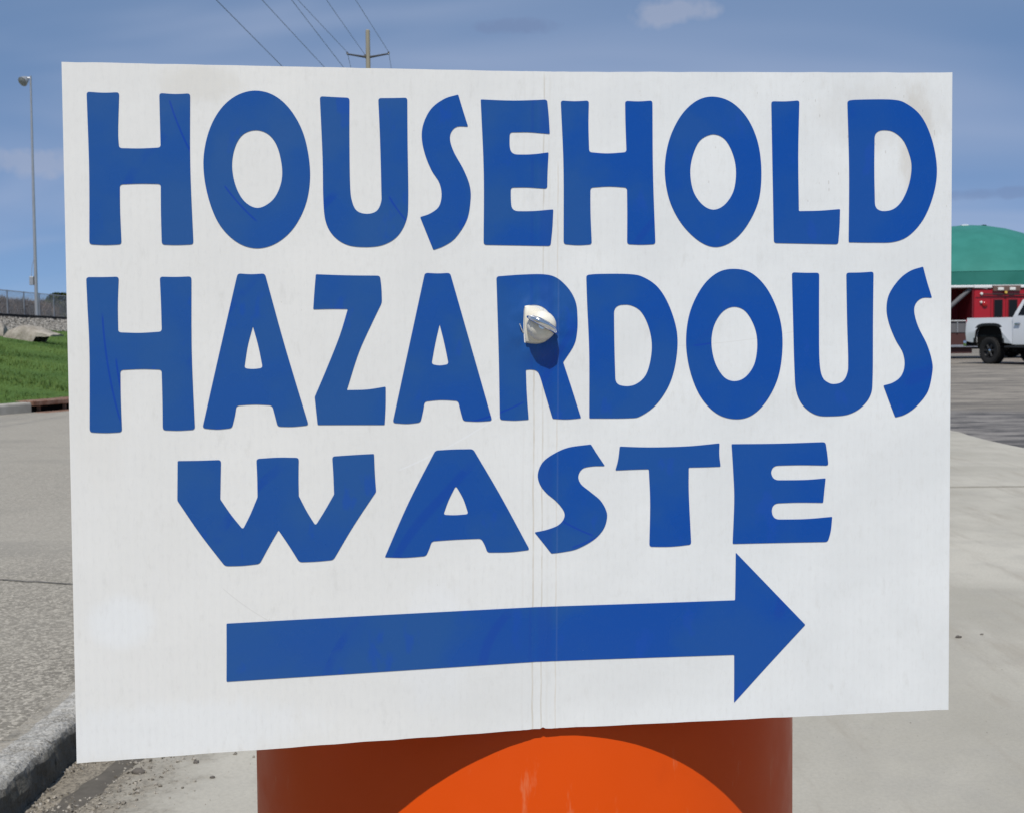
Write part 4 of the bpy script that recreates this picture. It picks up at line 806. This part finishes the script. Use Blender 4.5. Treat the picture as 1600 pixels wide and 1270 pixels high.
LETTERS = """H|c15.0,18.8 s25.4,19.3 c35.1,18.8 s34.0,44.1 c34.4,54.8 s47.3,54.9 c60.4,54.2 s60.2,33.3 c60.1,18.9 s70.1,19.4 c79.5,18.8 s78.9,66.6 c80.2,117.2 s70.2,117.6 c60.1,117.3 s59.9,96.1 c60.1,77.8 s46.9,77.7 c34.4,78.2 s34.3,96.1 c34.8,117.0 s25.1,117.4 c14.8,116.9 s15.6,69.1
O|s120.9,16.3 s133.4,19.4 s144.3,29.5 s152.5,45.9 s156.1,68.2 s153.8,88.6 s145.7,105.7 s134.0,116.4 s120.8,120.0 s107.9,115.7 s96.6,103.5 s89.6,84.5 s87.3,63.4 s90.7,44.4 s98.1,29.6 s108.5,20.0|s121.2,42.2 s129.5,45.1 s135.1,53.5 s137.9,67.8 s136.5,79.0 s131.1,88.6 s121.9,93.4 s113.4,89.2 s107.8,79.1 s105.6,65.9 s107.6,53.7 s112.8,45.2
U|c162.9,19.3 s172.6,19.7 c182.4,20.0 s182.2,48.6 s182.5,78.7 s183.9,89.5 s187.1,95.4 s193.6,97.3 s200.0,95.4 s203.1,89.4 s203.3,80.8 s202.6,48.4 c201.5,19.9 s211.1,19.7 c220.9,19.3 s221.0,48.2 s221.4,87.2 s220.1,101.3 s214.1,112.2 s204.3,118.1 s192.4,119.5 s180.5,118.0 s171.5,112.1 s166.2,102.4 s164.7,87.3 s164.4,59.5
S|k255.3,16.6 s258.5,27.1 k262.1,38.2 s254.6,38.3 s250.6,41.9 s249.8,47.4 s252.4,55.5 s259.1,67.5 s263.3,78.4 s263.8,88.2 s261.3,101.4 s253.6,113.4 s245.8,118.9 k238.4,121.7 s233.7,110.1 k229.4,99.4 s235.9,97.2 s242.0,92.6 s244.0,85.0 s242.5,76.3 s237.1,67.6 s232.7,56.8 s230.6,45.9 s231.9,36.2 s237.1,26.4 s245.9,19.7
E|k270.7,19.7 s293.4,20.1 c316.6,19.1 s317.8,30.7 k318.6,42.6 s304.6,41.5 c290.8,41.7 s290.7,49.7 R291.5,56.7 s304.7,56.6 k317.8,55.2 s317.2,68.2 c317.0,80.1 s303.7,79.2 c291.6,79.3 s291.7,87.1 R292.3,95.4 s306.0,95.4 k321.4,94.3 s320.8,107.0 c319.6,119.4 s296.0,118.8 c272.9,118.3 s272.9,69.6
H|c326.2,19.7 s336.1,20.2 c346.0,19.7 s345.8,36.3 c346.4,55.1 s359.0,56.0 c372.8,55.2 s372.0,36.3 c371.6,19.9 s381.1,20.3 c391.0,19.7 s391.7,69.7 c393.7,118.9 s383.4,119.2 c373.6,118.7 s373.6,98.6 c373.3,79.6 s360.3,78.8 c347.4,79.5 s347.6,97.2 c348.6,118.6 s338.9,119.0 c328.8,118.2 s328.4,65.0
O|s434.0,17.0 s447.4,20.8 s459.1,32.0 s466.8,48.8 s469.5,69.0 s467.6,89.2 s459.6,106.1 s449.1,117.2 s437.0,121.4 s424.8,117.0 s412.0,104.5 s403.3,87.6 s400.1,67.5 s403.0,47.5 s411.0,30.8 s421.9,20.3|s434.5,43.1 s442.9,46.5 s448.8,56.6 s451.2,68.9 s449.5,82.4 s443.2,91.9 s435.1,95.4 s427.0,91.7 s420.5,82.2 s418.3,68.7 s420.4,56.5 s425.5,47.0
L|c476.4,20.2 s486.5,20.3 c496.8,19.6 s496.2,56.9 k496.9,96.9 s512.2,96.7 k527.0,95.7 s526.7,107.9 c525.8,120.4 s501.8,119.7 c478.9,119.0 s477.6,68.0
D|c531.9,19.8 s540.1,19.1 s565.1,19.1 s575.8,22.1 s586.7,31.1 s594.5,47.0 s598.3,66.4 s596.6,83.5 s589.5,101.7 s578.8,114.1 s566.9,119.1 s550.2,119.5 k533.5,119.1 s533.5,68.3|R552.1,41.5 s559.2,40.4 s566.4,41.9 s573.6,48.1 s578.5,59.5 s579.5,68.6 s577.4,79.9 s572.7,90.1 s566.7,95.8 s559.6,97.4 R552.7,96.2 s552.0,68.4
H|c12.4,138.1 s22.6,138.2 c32.7,138.0 s31.8,155.8 c31.7,174.2 s45.2,174.8 c59.2,174.2 s59.0,156.2 c58.5,138.2 s68.3,138.5 c78.6,138.2 s78.1,188.3 c79.4,239.1 s68.8,239.4 c58.8,238.8 s58.9,219.8 c58.7,199.1 s45.8,198.5 c32.6,198.8 s32.5,217.0 c32.9,239.3 s22.7,239.5 c12.6,238.8 s13.5,187.1 s12.8,155.6
A|c108.3,136.5 s117.0,137.1 c126.0,136.7 s138.6,185.2 c153.8,238.4 s143.4,239.1 c133.3,238.7 s131.6,231.5 c129.8,224.4 s118.1,223.6 c106.5,224.0 s105.4,230.7 c103.4,238.8 s93.8,239.4 c84.3,238.3 s95.4,190.8|k117.8,171.6 s121.2,184.9 c123.9,199.4 s117.8,200.0 c111.9,199.4 s114.3,184.7
Z|k159.4,137.5 s180.5,138.4 c202.2,138.8 s203.1,147.1 c203.4,156.9 s196.5,171.0 s187.7,190.4 k179.5,215.6 s193.0,215.5 k205.7,213.9 s205.6,227.0 k204.9,239.7 s182.0,239.0 k159.8,238.4 s158.9,229.0 k158.0,219.7 s166.1,200.9 s174.8,179.3 k180.5,161.0 s169.6,160.8 k157.5,160.9 s158.4,148.8
A|c232.6,137.1 s241.4,137.6 c249.8,137.3 s263.6,185.3 c279.1,239.0 s269.3,239.3 c258.9,238.6 s257.0,231.7 c255.4,224.8 s243.6,223.9 c232.2,224.6 s231.2,231.0 c229.4,238.7 s220.3,239.4 c210.4,238.5 s221.5,187.8|k242.6,172.2 s245.8,185.0 c248.8,199.6 s242.5,200.3 c237.0,199.3 s239.7,184.8
R|c281.8,140.0 s299.8,138.9 s315.4,138.9 s324.6,141.7 s332.9,149.6 s337.6,158.7 s338.8,168.7 s338.6,178.7 s336.4,188.2 k328.9,199.9 s335.2,218.8 k341.7,238.9 s331.6,239.5 k321.7,238.8 s316.8,222.9 s312.6,209.2 s310.2,205.5 s306.5,204.5 k302.7,204.6 s303.4,220.8 k304.8,239.0 s294.6,239.3 c284.5,238.5 s283.7,197.7 s282.4,157.1|c301.2,160.4 s305.4,159.9 s311.8,160.3 s317.4,163.8 s321.1,170.2 s322.2,176.6 s320.2,182.0 s315.7,185.6 s310.1,186.8 k301.4,185.8 s300.8,173.5
D|c344.8,139.7 s353.7,139.1 s375.4,139.5 s385.7,141.9 s396.1,149.4 s404.2,163.0 s409.5,181.1 s409.0,199.2 s404.5,216.1 s395.4,230.1 s384.0,238.3 s374.8,239.7 k347.5,239.2 s347.2,193.5 s345.6,159.9|R364.5,161.8 s369.8,160.7 s376.7,161.2 s383.6,165.5 s388.8,175.1 s391.5,187.6 s390.6,200.0 s387.3,210.1 s381.5,215.6 s374.7,217.5 R365.9,216.2 s365.0,189.4
O|s450.4,136.8 s463.2,140.1 s474.9,152.2 s483.2,171.0 s485.6,190.4 s482.9,212.0 s474.8,229.0 s463.8,239.6 s451.6,242.2 s438.2,237.9 s426.5,225.6 s418.9,207.3 s416.0,186.9 s418.7,166.6 s427.2,149.3 s438.2,139.3|s450.5,163.3 s458.7,166.7 s465.2,177.6 s467.3,190.1 s465.3,203.7 s459.0,212.7 s451.1,215.6 s443.2,212.4 s436.8,202.0 s434.2,188.4 s436.1,175.9 s442.4,166.4
U|c492.1,139.7 s501.8,140.2 c512.0,140.3 s512.1,173.8 s512.6,202.4 s514.7,213.8 s518.8,217.9 s523.5,219.2 s529.5,217.6 s533.0,211.9 s533.7,202.8 s532.7,174.1 c531.9,140.5 s542.0,140.5 c551.9,140.0 s551.7,174.4 s551.7,214.6 s550.3,227.2 s543.8,235.7 s534.3,240.7 s522.5,241.8 s510.7,240.7 s501.2,234.2 s495.9,223.8 s494.4,207.7 s493.2,173.5
S|k588.5,136.9 s591.5,147.5 k595.3,159.1 s588.0,159.2 s583.3,162.9 s582.2,169.2 s585.2,179.6 s591.8,192.4 s595.5,204.0 s595.9,212.1 s592.6,225.9 s584.3,236.1 s576.0,241.7 k568.6,243.8 s564.0,232.2 k559.7,221.0 s566.9,219.0 s572.8,214.5 s575.3,207.0 s573.9,197.8 s568.5,188.5 s563.6,176.9 s561.7,166.6 s563.5,156.3 s570.6,146.1 s578.9,139.9
W|k68.0,259.5 s81.5,259.8 c96.0,259.8 s95.6,272.6 k95.2,286.1 s102.0,296.7 c109.7,307.0 s114.7,297.2 k119.6,285.7 s119.5,272.5 c119.1,259.9 s133.1,259.5 c147.1,260.1 s146.8,273.5 k146.9,286.0 s152.1,296.6 c157.9,306.5 s163.9,297.1 k170.5,285.9 s170.1,273.2 c169.4,260.0 s183.7,259.5 k197.6,259.2 s198.1,272.1 k198.9,285.1 s183.4,307.9 c169.7,330.4 s158.3,330.9 c146.9,330.8 s140.0,319.1 k133.2,308.4 s127.2,318.5 c120.5,330.6 s109.0,331.3 c97.7,331.0 s81.9,308.8 k67.4,285.8 s67.7,272.7
A|c239.6,258.3 s252.1,258.0 c265.8,258.2 s284.9,291.0 c306.0,330.0 s291.9,330.9 c275.9,330.4 s274.2,325.4 c271.6,320.5 s254.4,320.4 c237.0,320.8 s235.3,325.8 c233.1,330.8 s218.6,331.2 k204.7,330.3 s220.9,294.0|c253.8,283.0 s258.9,292.2 c262.6,303.1 s253.3,303.4 c245.1,302.8 s248.8,292.9
S|k348.7,257.4 s353.1,264.4 k358.7,272.8 s349.7,272.8 s342.9,274.3 s340.0,279.3 s341.8,285.0 s348.7,290.9 s355.5,296.8 s359.6,303.7 s360.4,309.4 s357.9,317.3 s351.1,324.5 s339.8,330.4 s330.7,332.3 k321.3,333.2 s316.0,326.2 k309.4,317.9 s318.2,316.3 s326.1,313.4 s330.0,309.0 s330.0,303.9 s324.9,297.0 s317.5,290.5 s312.9,284.2 s311.5,277.3 s314.5,269.5 s321.3,264.1 s332.6,259.3
T|k369.2,259.4 s386.1,260.4 s403.4,260.7 s420.7,260.4 k440.4,259.0 s440.3,267.3 k441.3,275.5 s430.0,275.6 k418.4,275.5 s418.6,295.2 c420.5,330.2 s406.1,331.2 c390.6,330.7 s391.0,300.1 k389.9,275.9 s379.4,275.9 k366.2,276.1 s368.1,268.7
E|k449.1,259.8 s482.4,260.3 c517.3,260.1 s518.6,268.2 c519.6,276.9 s498.9,276.0 R478.4,275.9 s477.9,280.9 R479.0,286.3 s502.5,286.7 k517.6,286.0 s516.7,294.7 k515.9,303.4 s496.7,302.7 R478.9,302.8 s478.5,308.5 R479.6,314.3 s502.6,314.7 k522.6,313.7 s521.6,323.8 c519.4,331.6 s485.1,331.1 k450.3,330.7 s451.3,299.6 s450.4,279.0
arrow|k98.2,369.8 s204.0,370.0 k312.8,370.5 s384.2,370.9 k452.3,371.1 s452.5,354.1 k452.6,337.0 s478.0,363.8 k503.4,390.7 s477.4,417.7 k452.0,444.8 s452.0,427.7 k451.9,410.2 s384.5,409.6 k313.0,409.1 s203.8,409.2 k97.7,409.1 s98.0,389.5"""
def outline(txt):
    """control points -> polygon: s smooth, c rounded corner, k crisp corner, R wide round corner"""
    pts = [(t[0], float(t[1:].split(',')[0]), float(t[1:].split(',')[1])) for t in txt.split()]
    n = len(pts); V = [Vector((p[1], p[2])) for p in pts]; corner = [p[0] != 's' for p in pts]; dense = []
    for i in range(n):
        a, b = V[i], V[(i + 1) % n]
        p0 = V[i - 1] if not corner[i] else a * 2 - b; p3 = V[(i + 2) % n] if not corner[(i + 1) % n] else b * 2 - a
        if corner[i] and not corner[(i + 1) % n]: p0 = a - (V[(i + 2) % n] - a) * .25 if False else a * 2 - b
        m = max(3, int((b - a).length / 1.6)); m = min(m, 14)
        for j in range(m):
            t = j / m; q = .5 * ((2 * a) + (b - p0) * t + (2 * p0 - 5 * a + 4 * b - p3) * t * t + (3 * a - p0 - 3 * b + p3) * t ** 3)
            dense.append((q, pts[i][0] if j == 0 else 's'))
    out = []; N = len(dense)
    for i in range(N):
        q, kd = dense[i]
        if kd == 's': out.append((q, 's')); continue
        out.append((q, {'c': 2.0, 'k': .8, 'R': 4.6}[kd]))
    # round the corners: drop points closer than r, join with a quadratic arc
    res = []; i = 0; drop = [False] * N; arcs = {}
    for i, (q, r_) in enumerate(out):
        if r_ == 's': continue
        def walk(dr_):
            acc = 0; j = i
            while True:
                k2 = (j + dr_) % N; L = (out[k2][0] - out[j][0]).length
                if acc + L >= r_ or out[k2][1] != 's': return out[j][0].lerp(out[k2][0], min(.9, (r_ - acc) / max(L, 1e-6)))
                acc += L; drop[k2] = True; j = k2
        A = walk(-1); B = walk(1); arcs[i] = [A * (1 - t) ** 2 + q * 2 * t * (1 - t) + B * t * t for t in (0, .2, .4, .6, .8, 1)]
    for i in range(N):
        if i in arcs: res.extend(arcs[i])
        elif not drop[i]: res.append(out[i][0])
    return res
for ln in LETTERS.strip().split('\n'):
    prt = ln.split('|'); rings = [outline(r_) for r_ in prt[1:]]
    bm = bmesh.new(); allv = [bm.verts.new((p.x, p.y, 0)) for rg in rings for p in rg]
    for t in tessellate_polygon([[Vector((p.x, p.y, 0)) for p in rg] for rg in rings]):
        try: bm.faces.new([allv[i] for i in t])
        except ValueError: pass
    for u in range(298, 331, 2): bmesh.ops.bisect_plane(bm, geom=bm.verts[:] + bm.edges[:] + bm.faces[:], plane_co=(u + .01, 0, 0), plane_no=(1, 0, 0), dist=1e-5)
    bmesh.ops.recalc_face_normals(bm, faces=bm.faces)
    uvl = bm.loops.layers.uv.new('UVMap')
    for f in bm.faces:
        for lp in f.loops: lp[uvl].uv = (lp.vert.co.x, lp.vert.co.y)
    be = [e for e in bm.edges if len(e.link_faces) == 1]; ex = bmesh.ops.extrude_edge_only(bm, edges=be); low = {v for v in ex['geom'] if isinstance(v, bmesh.types.BMVert)}
    for v in bm.verts: v.co = sheet(v.co.x, v.co.y, .00003 if v in low else .0003) - ORG
    bmesh.ops.recalc_face_normals(bm, faces=bm.faces)
    f0 = max(bm.faces, key=lambda f: f.calc_area())
    if f0.normal.dot(NRM) < 0: bmesh.ops.reverse_faces(bm, faces=bm.faces)
    o = obj('arrow' if prt[0] == 'arrow' else 'letter', bm, mb, sg)
    o['label'] = 'blue arrow pointing right' if prt[0] == 'arrow' else 'blue letter ' + prt[0]

# ------------------------------------------------------------------ plastic cap and steel wing holding the sign to the drum
mcap = Mat('cream_plastic', rough=.45, spec=.4); c1 = mcap.noise(90, 4); mcap.col(mcap.mix(mcap.ramp(c1, .3, .7), (.68, .64, .54), (.78, .75, .66)))
mzn = Mat('zinc', (.72, .74, .76), .14, .5, metal=1.0)
B0 = sheet(311.9, 174.0)
bt = tag(empty('fastener', B0), 'cream plastic cap with steel wing bolt through the letter R', 'fastener')
Nn = NRM; Ux = Vector((0, 0, 1)).cross(Nn).normalized() * 1.0; Uy = Nn.cross(Ux).normalized()
BM = Matrix((Ux, Uy, Nn)).transposed().to_4x4()
def F(nm_, bm, mat, ang=35): bm.transform(BM); return smooth(obj(nm_, bm, mat, bt), ang)
bm = bmesh.new(); lathe(bm, [(.0101, .003), (.0103, .0062), (.0098, .0095), (.0078, .0128), (.0045, .0146), (.0004, .0150)], 28, 'Z', (.0007, -.0003, 0)); F('cap', bm, mcap, 50)
FL = [(-.0104, .0135), (-.0085, .0139), (-.0050, .0136), (-.001, .0120), (.0035, .0095), (.0075, .0062), (.0097, .0025), (.0099, -.0012), (.0088, -.0052), (.0062, -.0092), (.0030, -.0116), (-.002, -.0122), (-.0100, -.0116), (-.0107, -.002), (-.0108, .006)]
bm = bmesh.new(); a0 = [bm.verts.new((x * .985, y * .985, .0004)) for x, y in FL]; a1 = [bm.verts.new((x * .985, y * .985, .0026)) for x, y in FL]; a2 = [bm.verts.new((x * .93, y * .93, .0033)) for x, y in FL]
for q0, q1 in ((a0, a1), (a1, a2)):
    for i in range(len(FL)): bm.faces.new((q0[i], q0[(i + 1) % len(FL)], q1[(i + 1) % len(FL)], q1[i]))
bm.faces.new(a2); bmesh.ops.recalc_face_normals(bm, faces=bm.faces); F('flange', bm, mcap, 50)
a_ = R(-26); d_ = Vector((math.cos(a_), math.sin(a_), 0))
bm = bmesh.new(); tube(bm, [d_ * -.0105 + Vector((0, .0012, .0100)), d_ * -.008 + Vector((0, .0012, .0142)), d_ * -.003 + Vector((0, .0014, .0168)), d_ * .003 + Vector((0, .0012, .0166)), d_ * .0085 + Vector((0, .0006, .0138)), d_ * .0118 + Vector((0, .0, .0085)), d_ * .0125 + Vector((0, -.001, .002))], [.0009, .0019, .0026, .0026, .0021, .0015, .0008], 12); F('wing', bm, mzn)
bm = bmesh.new(); tube(bm, [(0, 0, -.03), (0, 0, .0152)], .0028, 12); F('shank', bm, mzn)
bm = bmesh.new(); tube(bm, [(.0112, -.0046, .0008), (.0122, -.0060, .0022), (.0106, -.0066, .003)], .0006, 8); F('clip', bm, mzn)
bm = bmesh.new(); tube(bm, [(-.0138, .0012, .0005), (-.0128, -.002, .0018), (-.0112, -.005, .0006)], .0005, 8); F('clip', bm, mzn)

# ------------------------------------------------------------------ debris along the kerb and loose stones
mgrv = Mat('gravel', rough=.9, spec=.2); g1 = mgrv.voro(120, out='Color'); gy = mgrv.n.new('ShaderNodeSeparateColor'); mgrv.lk(g1, gy.inputs[0]); mgrv.col(mgrv.mix(gy.outputs[0], (.075, .064, .05), (.42, .385, .33)))
rnd = random.Random(5); vs = []; fs = []
for _ in range(26000):
    y = 1.6 + 4.6 * rnd.random(); e = rnd.expovariate(11.5); x = -1.148 + e
    pile = noise.noise(Vector((x * 6, y * 4, 0))) + .9 * math.exp(-((x + .95) / .16) ** 2 - ((y - 3.2) / .16) ** 2)
    if rnd.random() > .35 + pile: continue
    if x > -.45: continue
    r = .0012 + .0050 * rnd.random() ** 3.4; i = len(vs); m = Matrix.Rotation(rnd.random() * 6.28, 3, 'Z') @ Matrix.Rotation(rnd.random() * 6.28, 3, 'X')
    vs.extend([tuple(m @ v * r + Vector((x, y, .012 + r * .3))) for v in bv]); fs.extend([tuple(j + i for j in f) for f in bf])
me = bpy.data.meshes.new('gravel'); me.from_pydata(vs, [], fs); tag(obj('gravel', me, mgrv), 'fine gravel and grit lying along the foot of the kerb', 'gravel', kind='stuff')
# narrow dark strip on the concrete beside the kerb
msl = Mat('dark_strip', rough=.95, spec=.15); s1 = msl.noise(25, 5); msl.col(msl.mix(s1, (.06, .054, .047), (.15, .136, .115)))
bm = bmesh.new(); prev = None
for i in range(46):
    y = 2.2 + i * .03; x = -1.16 + (y - 2.2) * .155 + .012 * noise.noise(Vector((0, y * 6, 1))); w_ = .036 + .02 * noise.noise(Vector((4, y * 5, 0))); w_ *= min(1, (46 - i) / 14)
    cur = [bm.verts.new((x + w_ * t + .016 * noise.noise(Vector((x * 30, y * 18, t * 2))), y, .0124 + .002 * (1 - t * t))) for t in (-1, -.5, 0, .5, 1)]
    if prev:
        for a, b in zip(range(4), range(1, 5)): bm.faces.new((prev[a], prev[b], cur[b], cur[a]))
    prev = cur
bmesh.ops.recalc_face_normals(bm, faces=bm.faces)
tag(obj('dark_streak', bm, msl), 'dark strip lying beside the kerb', 'dark_streak', kind='stuff')
mpb = Mat('dark_pebble', rough=.85, spec=.2); p1 = mpb.noise(60, 4); mpb.col(mpb.mix(p1, (.06, .055, .05), (.17, .15, .13)))
for (x, y, r, lb) in ((-.96, 3.06, .016, 'largest dark pebble in the grit beside the kerb, below the sign corner'), (-.83, 3.13, .0085, 'small dark pebble on the concrete right of the kerb grit'), (-.76, 3.02, .007, 'tiny dark pebble on the concrete between the kerb grit and the drum'), (1.60, 4.36, .011, 'dark flat pebble on the concrete right of the sign edge'), (1.70, 4.40, .006, 'tiny dark pebble just right of the flat one on the concrete')):
    o = obj('pebble', stone_mesh('pebble', int(x * 100), r, r * .8, r * .55, 2, .4), mpb); smooth(o, 50); o.location = (x, y, .012 + r * .25); tag(o, lb, 'pebble')
